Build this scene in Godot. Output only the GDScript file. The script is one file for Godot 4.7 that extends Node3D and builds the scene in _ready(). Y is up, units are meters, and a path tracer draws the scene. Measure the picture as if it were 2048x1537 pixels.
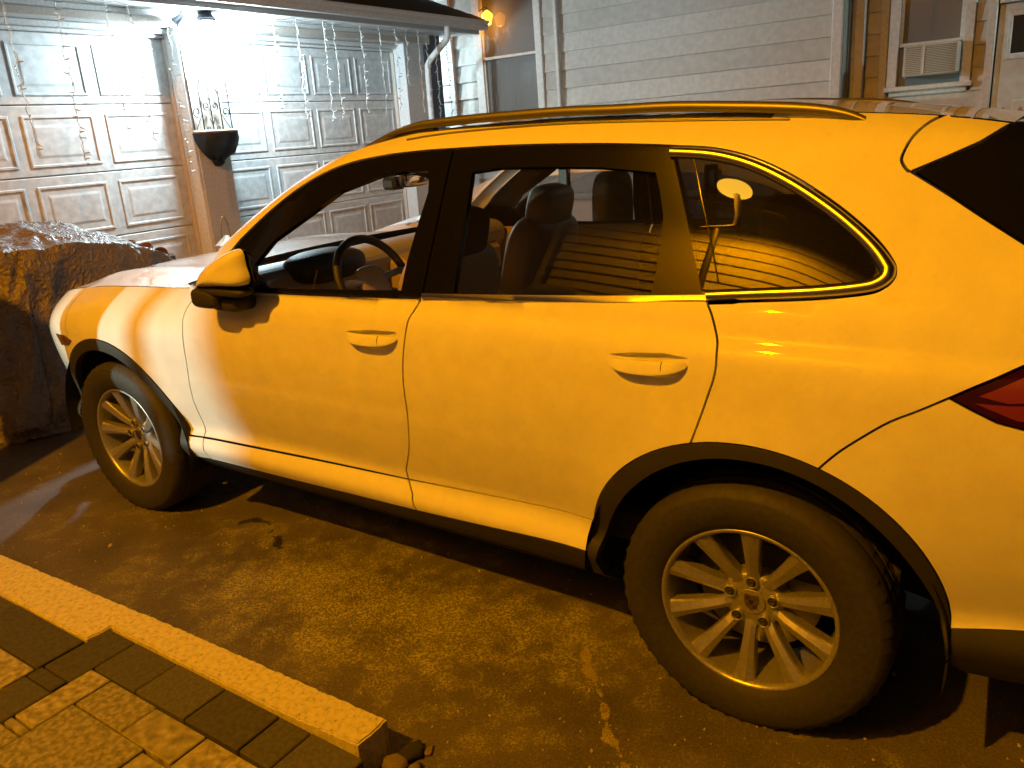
extends Node3D
# A white SUV parked at night before a garage: amber street lamp behind the viewer, white lamp under the garage eave.

const MID := -0.97            # the SUV's centre plane in z; its near side is about z = 0, front towards -x

class MB:
	var v := PackedVector3Array()
	var n := PackedVector3Array()
	var uv := PackedVector2Array()
	var ix := PackedInt32Array()
	func vert(p: Vector3, nn: Vector3, t := Vector2.ZERO) -> int:
		v.append(p)
		n.append(nn)
		uv.append(t)
		return v.size() - 1
	func tri(a: int, b: int, c: int) -> void:
		var g := (v[c] - v[a]).cross(v[b] - v[a])
		if g.dot(n[a] + n[b] + n[c]) < 0.0:
			ix.append_array([a, c, b])
		else:
			ix.append_array([a, b, c])
	func quad(a: int, b: int, c: int, d: int) -> void:
		tri(a, b, c)
		tri(a, c, d)
	func face(pts: Array, out: Vector3) -> void:
		var nn := Vector3.ZERO
		for i in pts.size():
			nn += (pts[i] as Vector3).cross(pts[(i + 1) % pts.size()])
		if nn.length() < 1e-12:
			return
		nn = nn.normalized()
		if nn.dot(out) < 0.0:
			nn = -nn
		var f := v.size()
		var ax := nn.abs()
		for p in pts:
			vert(p, nn, Vector2(p.x, p.z) if ax.y > ax.x and ax.y > ax.z else (Vector2(p.z, p.y) if ax.x > ax.z else Vector2(p.x, p.y)))
		for i in range(1, pts.size() - 1):
			tri(f, f + i, f + i + 1)
	func box(c: Vector3, s: Vector3, ch := 0.003, b := Basis.IDENTITY) -> void:
		var h := s * 0.5
		ch = minf(ch, minf(h.x, minf(h.y, h.z)) * 0.49)
		for a in 3:
			var b1 := (a + 1) % 3
			var b2 := (a + 2) % 3
			for sg in [-1.0, 1.0]:
				var q := []
				for k in [[-1, -1], [1, -1], [1, 1], [-1, 1]]:
					var p := Vector3.ZERO
					p[a] = h[a] * sg
					p[b1] = (h[b1] - ch) * k[0]
					p[b2] = (h[b2] - ch) * k[1]
					q.append(c + b * p)
				var o := Vector3.ZERO
				o[a] = sg
				face(q, b * o)
			for s1 in [-1.0, 1.0]:
				for s2 in [-1.0, 1.0]:
					var q := []
					for k in [[0, -1], [0, 1], [1, 1], [1, -1]]:
						var p := Vector3.ZERO
						p[a] = (h[a] - ch) * k[1]
						p[b1] = (h[b1] - (ch if k[0] == 0 else 0.0)) * s1
						p[b2] = (h[b2] - (0.0 if k[0] == 0 else ch)) * s2
						q.append(c + b * p)
					var o := Vector3.ZERO
					o[b1] = s1
					o[b2] = s2
					face(q, b * o)
		for sx in [-1.0, 1.0]:
			for sy in [-1.0, 1.0]:
				for sz in [-1.0, 1.0]:
					var q := []
					for a in 3:
						var p := Vector3((h.x - ch) * sx, (h.y - ch) * sy, (h.z - ch) * sz)
						p[a] = h[a] * [sx, sy, sz][a]
						q.append(c + b * p)
					face(q, b * Vector3(sx, sy, sz))
	func tube(pts: Array, r, seg := 6, caps := true) -> void:
		var m := pts.size()
		var up := Vector3.UP
		var t0: Vector3 = (pts[1] - pts[0]).normalized()
		if absf(t0.dot(up)) > 0.9:
			up = Vector3.RIGHT
		var side := t0.cross(up).normalized()
		var first := v.size()
		for i in m:
			var t: Vector3 = ((pts[mini(i + 1, m - 1)] as Vector3) - pts[maxi(i - 1, 0)]).normalized()
			side = (side - t * side.dot(t)).normalized()
			var bi := t.cross(side)
			var rr: float = r[i] if r is Array else r
			for k in seg:
				var a := TAU * k / seg
				var d := side * cos(a) + bi * sin(a)
				vert(pts[i] + d * rr, d, Vector2(float(k) / seg, i))
		for i in m - 1:
			for k in seg:
				var a := first + i * seg + k
				var b := first + i * seg + (k + 1) % seg
				quad(a, b, b + seg, a + seg)
		if caps:
			for e in [0, m - 1]:
				var q := []
				for k in seg:
					q.append(v[first + e * seg + k])
				face(q, (pts[e] - pts[1 if e == 0 else m - 2]))
	# profile of (radius, height) turned round the axis given by b.z (heights) at o; bend(p, angle) may alter a profile point
	func lathe(prof: Array, seg: int, o: Vector3, b := Basis.IDENTITY, a0 := 0.0, a1 := TAU) -> void:
		var m := prof.size()
		var nrm := []
		for i in m:
			var d: Vector2 = prof[mini(i + 1, m - 1)] - prof[maxi(i - 1, 0)]
			nrm.append(Vector2(d.y, -d.x).normalized())
		var whole := absf(a1 - a0 - TAU) < 1e-4
		var first := v.size()
		var cols := seg if whole else seg + 1
		for k in cols:
			var a := a0 + (a1 - a0) * k / seg
			var c := cos(a)
			var s := sin(a)
			for i in m:
				var p: Vector2 = prof[i]
				var q: Vector2 = nrm[i]
				vert(o + b * Vector3(p.x * c, p.x * s, p.y), b * Vector3(q.x * c, q.x * s, q.y), Vector2(float(k) / seg, float(i) / m))
		for k in seg:
			for i in m - 1:
				var a := first + k * m + i
				var b2 := first + ((k + 1) % cols) * m + i
				quad(a, a + 1, b2 + 1, b2)
	func grid(nu: int, nv: int, f: Callable, out: Vector3, e := 0.002) -> void:
		var first := v.size()
		for j in nv + 1:
			for i in nu + 1:
				var s := float(i) / nu
				var t := float(j) / nv
				var p: Vector3 = f.call(s, t)
				var du: Vector3 = f.call(minf(s + e, 1.0), t) - f.call(maxf(s - e, 0.0), t)
				var dv: Vector3 = f.call(s, minf(t + e, 1.0)) - f.call(s, maxf(t - e, 0.0))
				var nn := du.cross(dv)
				if nn.length() > 1e-12:
					nn = nn.normalized()
				else:
					nn = Vector3.ZERO
				vert(p, nn, Vector2(s, t))
		var mid := first + (nv / 2) * (nu + 1) + nu / 2
		var sg := -1.0 if n[mid].dot(out) < 0.0 else 1.0
		for i in range(first, v.size()):
			n[i] = n[i] * sg if n[i] != Vector3.ZERO else out.normalized()
		for j in nv:
			for i in nu:
				var a := first + j * (nu + 1) + i
				quad(a, a + 1, a + nu + 2, a + nu + 1)
	# rounded block: superellipsoid
	func blob(c: Vector3, s: Vector3, ex := 0.4, b := Basis.IDENTITY, nu := 24, nv := 16) -> void:
		var first := v.size()
		var pw := func(x: float, e: float) -> float: return signf(x) * pow(absf(x), e)
		for j in nv + 1:
			var la := -PI / 2 + PI * j / nv
			for i in nu:
				var lo := TAU * i / nu
				var p := Vector3(pw.call(cos(la), ex) * pw.call(cos(lo), ex), pw.call(sin(la), ex), pw.call(cos(la), ex) * pw.call(sin(lo), ex))
				var q := Vector3(pw.call(cos(la), 2 - ex) * pw.call(cos(lo), 2 - ex) / s.x, pw.call(sin(la), 2 - ex) / s.y, pw.call(cos(la), 2 - ex) * pw.call(sin(lo), 2 - ex) / s.z)
				vert(c + b * (p * s * 0.5), (b * q).normalized() if q.length() > 1e-9 else Vector3.UP)
		for j in nv:
			for i in nu:
				var a := first + j * nu + i
				var d := first + j * nu + (i + 1) % nu
				quad(a, d, d + nu, a + nu)
	# flat outline in local x, y with thickness along local z, from -depth to 0
	func prism(poly: PackedVector2Array, depth: float, t: Transform3D) -> void:
		var idx := Geometry2D.triangulate_polygon(poly)
		for z in [0.0, -depth]:
			var f := v.size()
			var nn := t.basis * Vector3(0, 0, 1.0 if z == 0.0 else -1.0)
			for p in poly:
				vert(t * Vector3(p.x, p.y, z), nn, p)
			for i in range(0, idx.size(), 3):
				tri(f + idx[i], f + idx[i + 1], f + idx[i + 2])
		var sgn := 1.0 if not Geometry2D.is_polygon_clockwise(poly) else -1.0
		for i in poly.size():
			var a := poly[i]
			var b := poly[(i + 1) % poly.size()]
			var o := Vector2(b.y - a.y, a.x - b.x) * sgn
			face([t * Vector3(a.x, a.y, 0), t * Vector3(b.x, b.y, 0), t * Vector3(b.x, b.y, -depth), t * Vector3(a.x, a.y, -depth)], t.basis * Vector3(o.x, o.y, 0))
	func mesh() -> ArrayMesh:
		var arr := []
		arr.resize(Mesh.ARRAY_MAX)
		arr[Mesh.ARRAY_VERTEX] = v
		arr[Mesh.ARRAY_NORMAL] = n
		arr[Mesh.ARRAY_TEX_UV] = uv
		arr[Mesh.ARRAY_INDEX] = ix
		var am := ArrayMesh.new()
		am.add_surface_from_arrays(Mesh.PRIMITIVE_TRIANGLES, arr)
		return am

class Curve1:
	var x0: float
	var k: float
	var a := PackedFloat32Array()
	func _init(xs: Array, ys: Array, blur := 0.012) -> void:
		var m := xs.size()
		var d := []
		var s := []
		for i in m - 1:
			d.append((ys[i + 1] - ys[i]) / (xs[i + 1] - xs[i]))
		for i in m:
			if i == 0:
				s.append(d[0])
			elif i == m - 1:
				s.append(d[m - 2])
			else:
				s.append(0.0 if d[i - 1] * d[i] <= 0.0 else 2.0 * d[i - 1] * d[i] / (d[i - 1] + d[i]))
		var cnt := 800
		x0 = xs[0]
		k = (cnt - 1) / (xs[m - 1] - xs[0])
		var raw := PackedFloat32Array()
		var i := 0
		for j in cnt:
			var x: float = x0 + j / k
			while i < m - 2 and x > xs[i + 1]:
				i += 1
			var h: float = xs[i + 1] - xs[i]
			var t: float = (x - xs[i]) / h
			raw.append((2 * t * t * t - 3 * t * t + 1) * ys[i] + (t * t * t - 2 * t * t + t) * h * s[i] + (-2 * t * t * t + 3 * t * t) * ys[i + 1] + (t * t * t - t * t) * h * s[i + 1])
		var w := int(blur * cnt)
		for rep in 2:
			var out := PackedFloat32Array()
			for j in cnt:
				var ww := mini(w, mini(j, cnt - 1 - j))
				var sum := 0.0
				for q in range(j - ww, j + ww + 1):
					sum += raw[q]
				out.append(sum / (2 * ww + 1))
			raw = out
		a = raw
	func at(x: float) -> float:
		var t := clampf((x - x0) * k, 0.0, a.size() - 1.001)
		var i := int(t)
		return lerpf(a[i], a[i + 1], t - i)

var belt := Curve1.new([-2.6, -2.3, -1.79, -1.06, -0.44, 0.11, 0.6, 1.05], [1.075, 1.09, 1.11, 1.138, 1.169, 1.205, 1.25, 1.28])
var plan := Curve1.new([-3.87, -3.84, -3.76, -3.65, -3.5, -3.35, -3.2, -2.9, -2.5, -2.1, -1.5, -0.8, -0.4, 0.0, 0.3, 0.6, 0.8, 0.95, 1.04], [-0.80, -0.48, -0.295, -0.18, -0.094, -0.052, -0.032, -0.02, -0.012, -0.015, -0.02, -0.02, -0.012, 0.0, -0.003, -0.03, -0.085, -0.19, -0.42], 0.008)
var low := Curve1.new([0.15, 0.22, 0.28, 0.325, 0.36, 0.405, 0.45, 0.475, 0.50, 0.55, 0.63, 0.75, 0.88, 1.0, 1.06, 1.082, 1.106, 1.16, 1.22, 1.3], [-0.27, -0.20, -0.125, -0.073, -0.054, -0.036, -0.052, -0.070, -0.068, -0.054, -0.032, -0.011, 0.0, -0.005, -0.014, -0.0215, -0.041, -0.062, -0.088, -0.125], 0.006)
var roof_h := Curve1.new([-2.45, -2.254, -2.132, -2.021, -1.905, -1.796, -1.69, -1.6, -1.5, -1.4, -1.2, -1.0, -0.7, -0.3, 0.0, 0.3, 0.5, 0.75, 1.0], [1.06, 1.14, 1.247, 1.325, 1.398, 1.46, 1.513, 1.553, 1.588, 1.612, 1.642, 1.653, 1.658, 1.648, 1.636, 1.612, 1.578, 1.50, 1.40])
var roof_z := Curve1.new([-2.45, -2.25, -2.0, -1.6, -1.2, -0.8, 0.0, 0.4, 0.7, 1.0], [-0.10, -0.13, -0.18, -0.262, -0.345, -0.37, -0.37, -0.40, -0.47, -0.6])
var crest := Curve1.new([-3.86, -3.7, -3.55, -3.4, -3.2, -3.0, -2.8, -2.6, -2.4, -2.2, -2.05], [0.84, 0.92, 0.965, 1.0, 1.03, 1.05, 1.062, 1.072, 1.08, 1.095, 1.105])

func green(t: float) -> float:
	return 0.69 * t + 0.04 * t * t + 8.33 * pow(maxf(0.0, t - 0.82), 2.0)

func belt_z(x: float, b: float) -> float:
	return -0.074 - 0.43 * (b - 1.16) - 0.10 * pow(maxf(0.0, x - 0.1), 2.0) - 0.3 * pow(maxf(0.0, x - 0.6), 2.0)

func bump(x: float, y: float) -> float:
	var b := 0.0
	for cx in [0.0, -2.895]:
		var r := Vector2(x - cx, y - 0.36).length()
		var kk := 0.02 if r < 0.45 else 0.02 * exp(-pow((r - 0.45) / 0.10, 2.0))
		b += kk * clampf((y - 0.2) / 0.3, 0.0, 1.0)
	return b

# distance of the SUV's near side from the plane z = 0
func side_z(x: float, y: float) -> float:
	var z := plan.at(x)
	var zf := 0.0
	if x < -2.05:
		var c := crest.at(x)
		var w := clampf((-2.05 - x) / 0.3, 0.0, 1.0)
		zf = low.at(minf(y, 1.0))
		var t := maxf(0.0, (y - (c - 0.20)) / 0.20)
		zf -= 0.13 * pow(t, 2.3)
		zf = zf * w + (1.0 - w) * low.at(minf(y, 1.15))
	else:
		zf = low.at(minf(y, 1.25))
	var b := belt.at(x)
	z += zf + bump(x, y)
	if y > b and x > -2.45:
		var h := roof_h.at(x)
		var t := minf(1.15, (y - b) / (h - b))
		var zb := belt_z(x, b)
		var gz := zb + (roof_z.at(x) - zb) * (green(minf(t, 1.0)) + maxf(0.0, t - 1.0) * 4.0)
		z = gz if x > -2.05 else z + (gz - z) * clampf((x + 2.45) / 0.4, 0.0, 1.0)
	return z

var tilt_now := Vector4.ZERO
func on_side(x: float, y: float, dz: float, far: bool) -> Vector3:
	dz += (x - tilt_now.x) * tilt_now.z + (y - tilt_now.y) * tilt_now.w
	var z := side_z(x, y) + dz
	return Vector3(x, y, 2.0 * MID - z if far else z)

func side_normal(x: float, y: float, far: bool) -> Vector3:
	var e := 0.006
	var nn := Vector3(side_z(x - e, y) - side_z(x + e, y) - 2.0 * e * tilt_now.z, side_z(x, y - e) - side_z(x, y + e) - 2.0 * e * tilt_now.w, 2.0 * e).normalized()
	if far:
		nn.z = -nn.z
	return nn

func dense(poly: PackedVector2Array, step: float) -> PackedVector2Array:
	var out := PackedVector2Array()
	for i in poly.size():
		var a := poly[i]
		var b := poly[(i + 1) % poly.size()]
		var m := maxi(1, int(ceil(a.distance_to(b) / step)))
		for k in m:
			out.append(a.lerp(b, float(k) / m))
	return out

# Catmull-Rom through open list
func smooth(pts: Array, per := 4) -> Array:
	var out := []
	var m := pts.size()
	for i in m - 1:
		var a: Vector2 = pts[maxi(i - 1, 0)]
		var b: Vector2 = pts[i]
		var c: Vector2 = pts[i + 1]
		var d: Vector2 = pts[mini(i + 2, m - 1)]
		for k in per:
			out.append(b.cubic_interpolate(c, a, d, float(k) / per))
	out.append(pts[m - 1])
	return out

# a pressed panel: an outline in (x, y) laid on the side surface, with folded edges
func panel(mb: MB, poly: PackedVector2Array, dz: float, step: float, holes := [], far := false, edge := 0.012, shrink := 0.0030, tilt := Vector4.ZERO) -> void:
	tilt_now = tilt
	if shrink > 0.0:
		var sh := Geometry2D.offset_polygon(poly, -shrink)
		if sh.size() > 0:
			poly = sh[0]
	var rect := Rect2(poly[0], Vector2.ZERO)
	for p in poly:
		rect = rect.expand(p)
	var share := {}
	var i0 := int(floor(rect.position.x / step))
	var i1 := int(ceil(rect.end.x / step))
	var j0 := int(floor(rect.position.y / step))
	var j1 := int(ceil(rect.end.y / step))
	for i in range(i0, i1):
		for j in range(j0, j1):
			var cell := PackedVector2Array([Vector2(i, j) * step, Vector2(i + 1, j) * step, Vector2(i + 1, j + 1) * step, Vector2(i, j + 1) * step])
			var pieces: Array = Geometry2D.intersect_polygons(cell, poly)
			for h in holes:
				var next := []
				for q in pieces:
					for r in Geometry2D.clip_polygons(q, h):
						if not Geometry2D.is_polygon_clockwise(r) or true:
							next.append(r)
				pieces = next
			for q in pieces:
				if q.size() < 3:
					continue
				var ids := []
				for p in q:
					var key := Vector2i(roundi(p.x * 20000.0), roundi(p.y * 20000.0))
					if not share.has(key):
						share[key] = mb.vert(on_side(p.x, p.y, dz, far), side_normal(p.x, p.y, far), Vector2(p.x, p.y))
					ids.append(share[key])
				if ids.size() == 4 and absf(absf((q[1] - q[0]).cross(q[3] - q[0])) - step * step) < 1e-7:
					mb.quad(ids[0], ids[1], ids[2], ids[3])
				else:
					var tr := Geometry2D.triangulate_polygon(q)
					for t in range(0, tr.size(), 3):
						mb.tri(ids[tr[t]], ids[tr[t + 1]], ids[tr[t + 2]])
	if edge > 0.0:
		var rims := [poly]
		rims.append_array(holes)
		for rim in rims:
			var d := dense(rim, step)
			for i in d.size():
				var a := d[i]
				var b := d[(i + 1) % d.size()]
				var na := side_normal(a.x, a.y, far) * edge
				var nb := side_normal(b.x, b.y, far) * edge
				var pa := on_side(a.x, a.y, dz, far)
				var pb := on_side(b.x, b.y, dz, far)
				var o := Vector2(b.y - a.y, a.x - b.x)
				mb.face([pa, pb, pb - nb, pa - na], Vector3(o.x, o.y, 0) * (-1.0 if Geometry2D.is_polygon_clockwise(rim) else 1.0))
	tilt_now = Vector4.ZERO

func P2(a: Array) -> PackedVector2Array:
	return PackedVector2Array(a)

# ---- scene tree helpers -------------------------------------------------
var taken := {}
func numbered(called: String) -> String:
	var k: int = taken.get(called, 0)
	taken[called] = k + 1
	return called if k == 0 else "%s_%03d" % [called, k]

func tag(o: Node, label: String, category: String, group := "") -> void:
	o.set_meta("label", label)
	o.set_meta("category", category)
	if group != "":
		o.set_meta("group", group)

func thing(called: String, label: String, category: String, at := Vector3.ZERO, group := "") -> Node3D:
	var o := Node3D.new()
	o.name = numbered(called)
	add_child(o)
	o.position = at
	tag(o, label, category, group)
	return o

# a mesh under parent; built in world coordinates unless local
func part(parent: Node3D, called: String, mb, m: Material, local := false) -> MeshInstance3D:
	var o := MeshInstance3D.new()
	o.name = called
	o.mesh = mb.mesh() if mb is MB else mb
	o.material_override = m
	parent.add_child(o, true)
	if not local:
		o.global_transform = Transform3D.IDENTITY
	return o

func single(called: String, mb: MB, m: Material, label: String, category: String, group := "") -> MeshInstance3D:
	var o := part(self, numbered(called), mb, m)
	tag(o, label, category, group)
	return o

func setting(called: String, mb: MB, m: Material) -> MeshInstance3D:
	var o := part(self, numbered(called), mb, m)
	o.set_meta("kind", "structure")
	return o

# ---- materials ----------------------------------------------------------
func lin(r: float, g: float, b: float) -> Color:
	return Color(r, g, b).linear_to_srgb()

var noises := {}
func noise_tex(freq: float, sd: int, lo := 0.8, hi := 1.0, kind := FastNoiseLite.TYPE_SIMPLEX_SMOOTH, oct := 4, size := 512) -> NoiseTexture2D:
	var key := [freq, sd, lo, hi, kind, oct, size]
	if noises.has(key):
		return noises[key]
	var f := FastNoiseLite.new()
	f.noise_type = kind
	f.frequency = freq
	f.seed = sd
	f.fractal_octaves = oct
	var t := NoiseTexture2D.new()
	t.width = size
	t.height = size
	t.seamless = true
	t.noise = f
	var g := Gradient.new()
	g.set_color(0, Color(lo, lo, lo))
	g.set_color(1, Color(hi, hi, hi))
	t.color_ramp = g
	noises[key] = t
	return t

# mostly plain, with sparse dark pits
func speck_tex(freq: float, sd: int, pits: float, lo: float) -> NoiseTexture2D:
	var f := FastNoiseLite.new()
	f.noise_type = FastNoiseLite.TYPE_SIMPLEX
	f.frequency = freq
	f.seed = sd
	f.fractal_octaves = 5
	f.fractal_gain = 0.7
	var t := NoiseTexture2D.new()
	t.width = 1024
	t.height = 1024
	t.seamless = true
	t.noise = f
	var g := Gradient.new()
	g.offsets = PackedFloat32Array([0.0, pits, pits + 0.06, 0.55, 1.0])
	g.colors = PackedColorArray([Color(lo, lo, lo), Color(lo, lo, lo), Color(0.84, 0.84, 0.84), Color(0.93, 0.93, 0.93), Color(1, 1, 1)])
	t.color_ramp = g
	return t

func mat(c: Color, rough: float, metal := 0.0) -> StandardMaterial3D:
	var m := StandardMaterial3D.new()
	m.albedo_color = c
	m.roughness = rough
	m.metallic = metal
	return m

func grain(m: StandardMaterial3D, freq: float, sd: int, lo: float, hi: float, scale: float, relief := 0.0, world := true) -> StandardMaterial3D:
	m.albedo_texture = noise_tex(freq, sd, lo, hi)
	m.uv1_triplanar = true
	m.uv1_world_triplanar = world
	m.uv1_scale = Vector3.ONE * scale
	if relief > 0.0:
		m.heightmap_enabled = true
		m.heightmap_texture = noise_tex(0.35, sd + 7, 0.0, 1.0, FastNoiseLite.TYPE_VALUE, 4, 1024)
		m.heightmap_scale = relief
	return m

func pane(c: Color, a: float, rough := 0.0) -> StandardMaterial3D:
	var m := mat(Color(c.r, c.g, c.b, a), rough)
	m.transparency = BaseMaterial3D.TRANSPARENCY_ALPHA
	m.metallic_specular = 0.5
	return m

func glow(c: Color, e: float) -> StandardMaterial3D:
	var m := mat(Color(0.9, 0.9, 0.9), 0.4)
	m.emission_enabled = true
	m.emission = c
	m.emission_energy_multiplier = e
	return m

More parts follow.
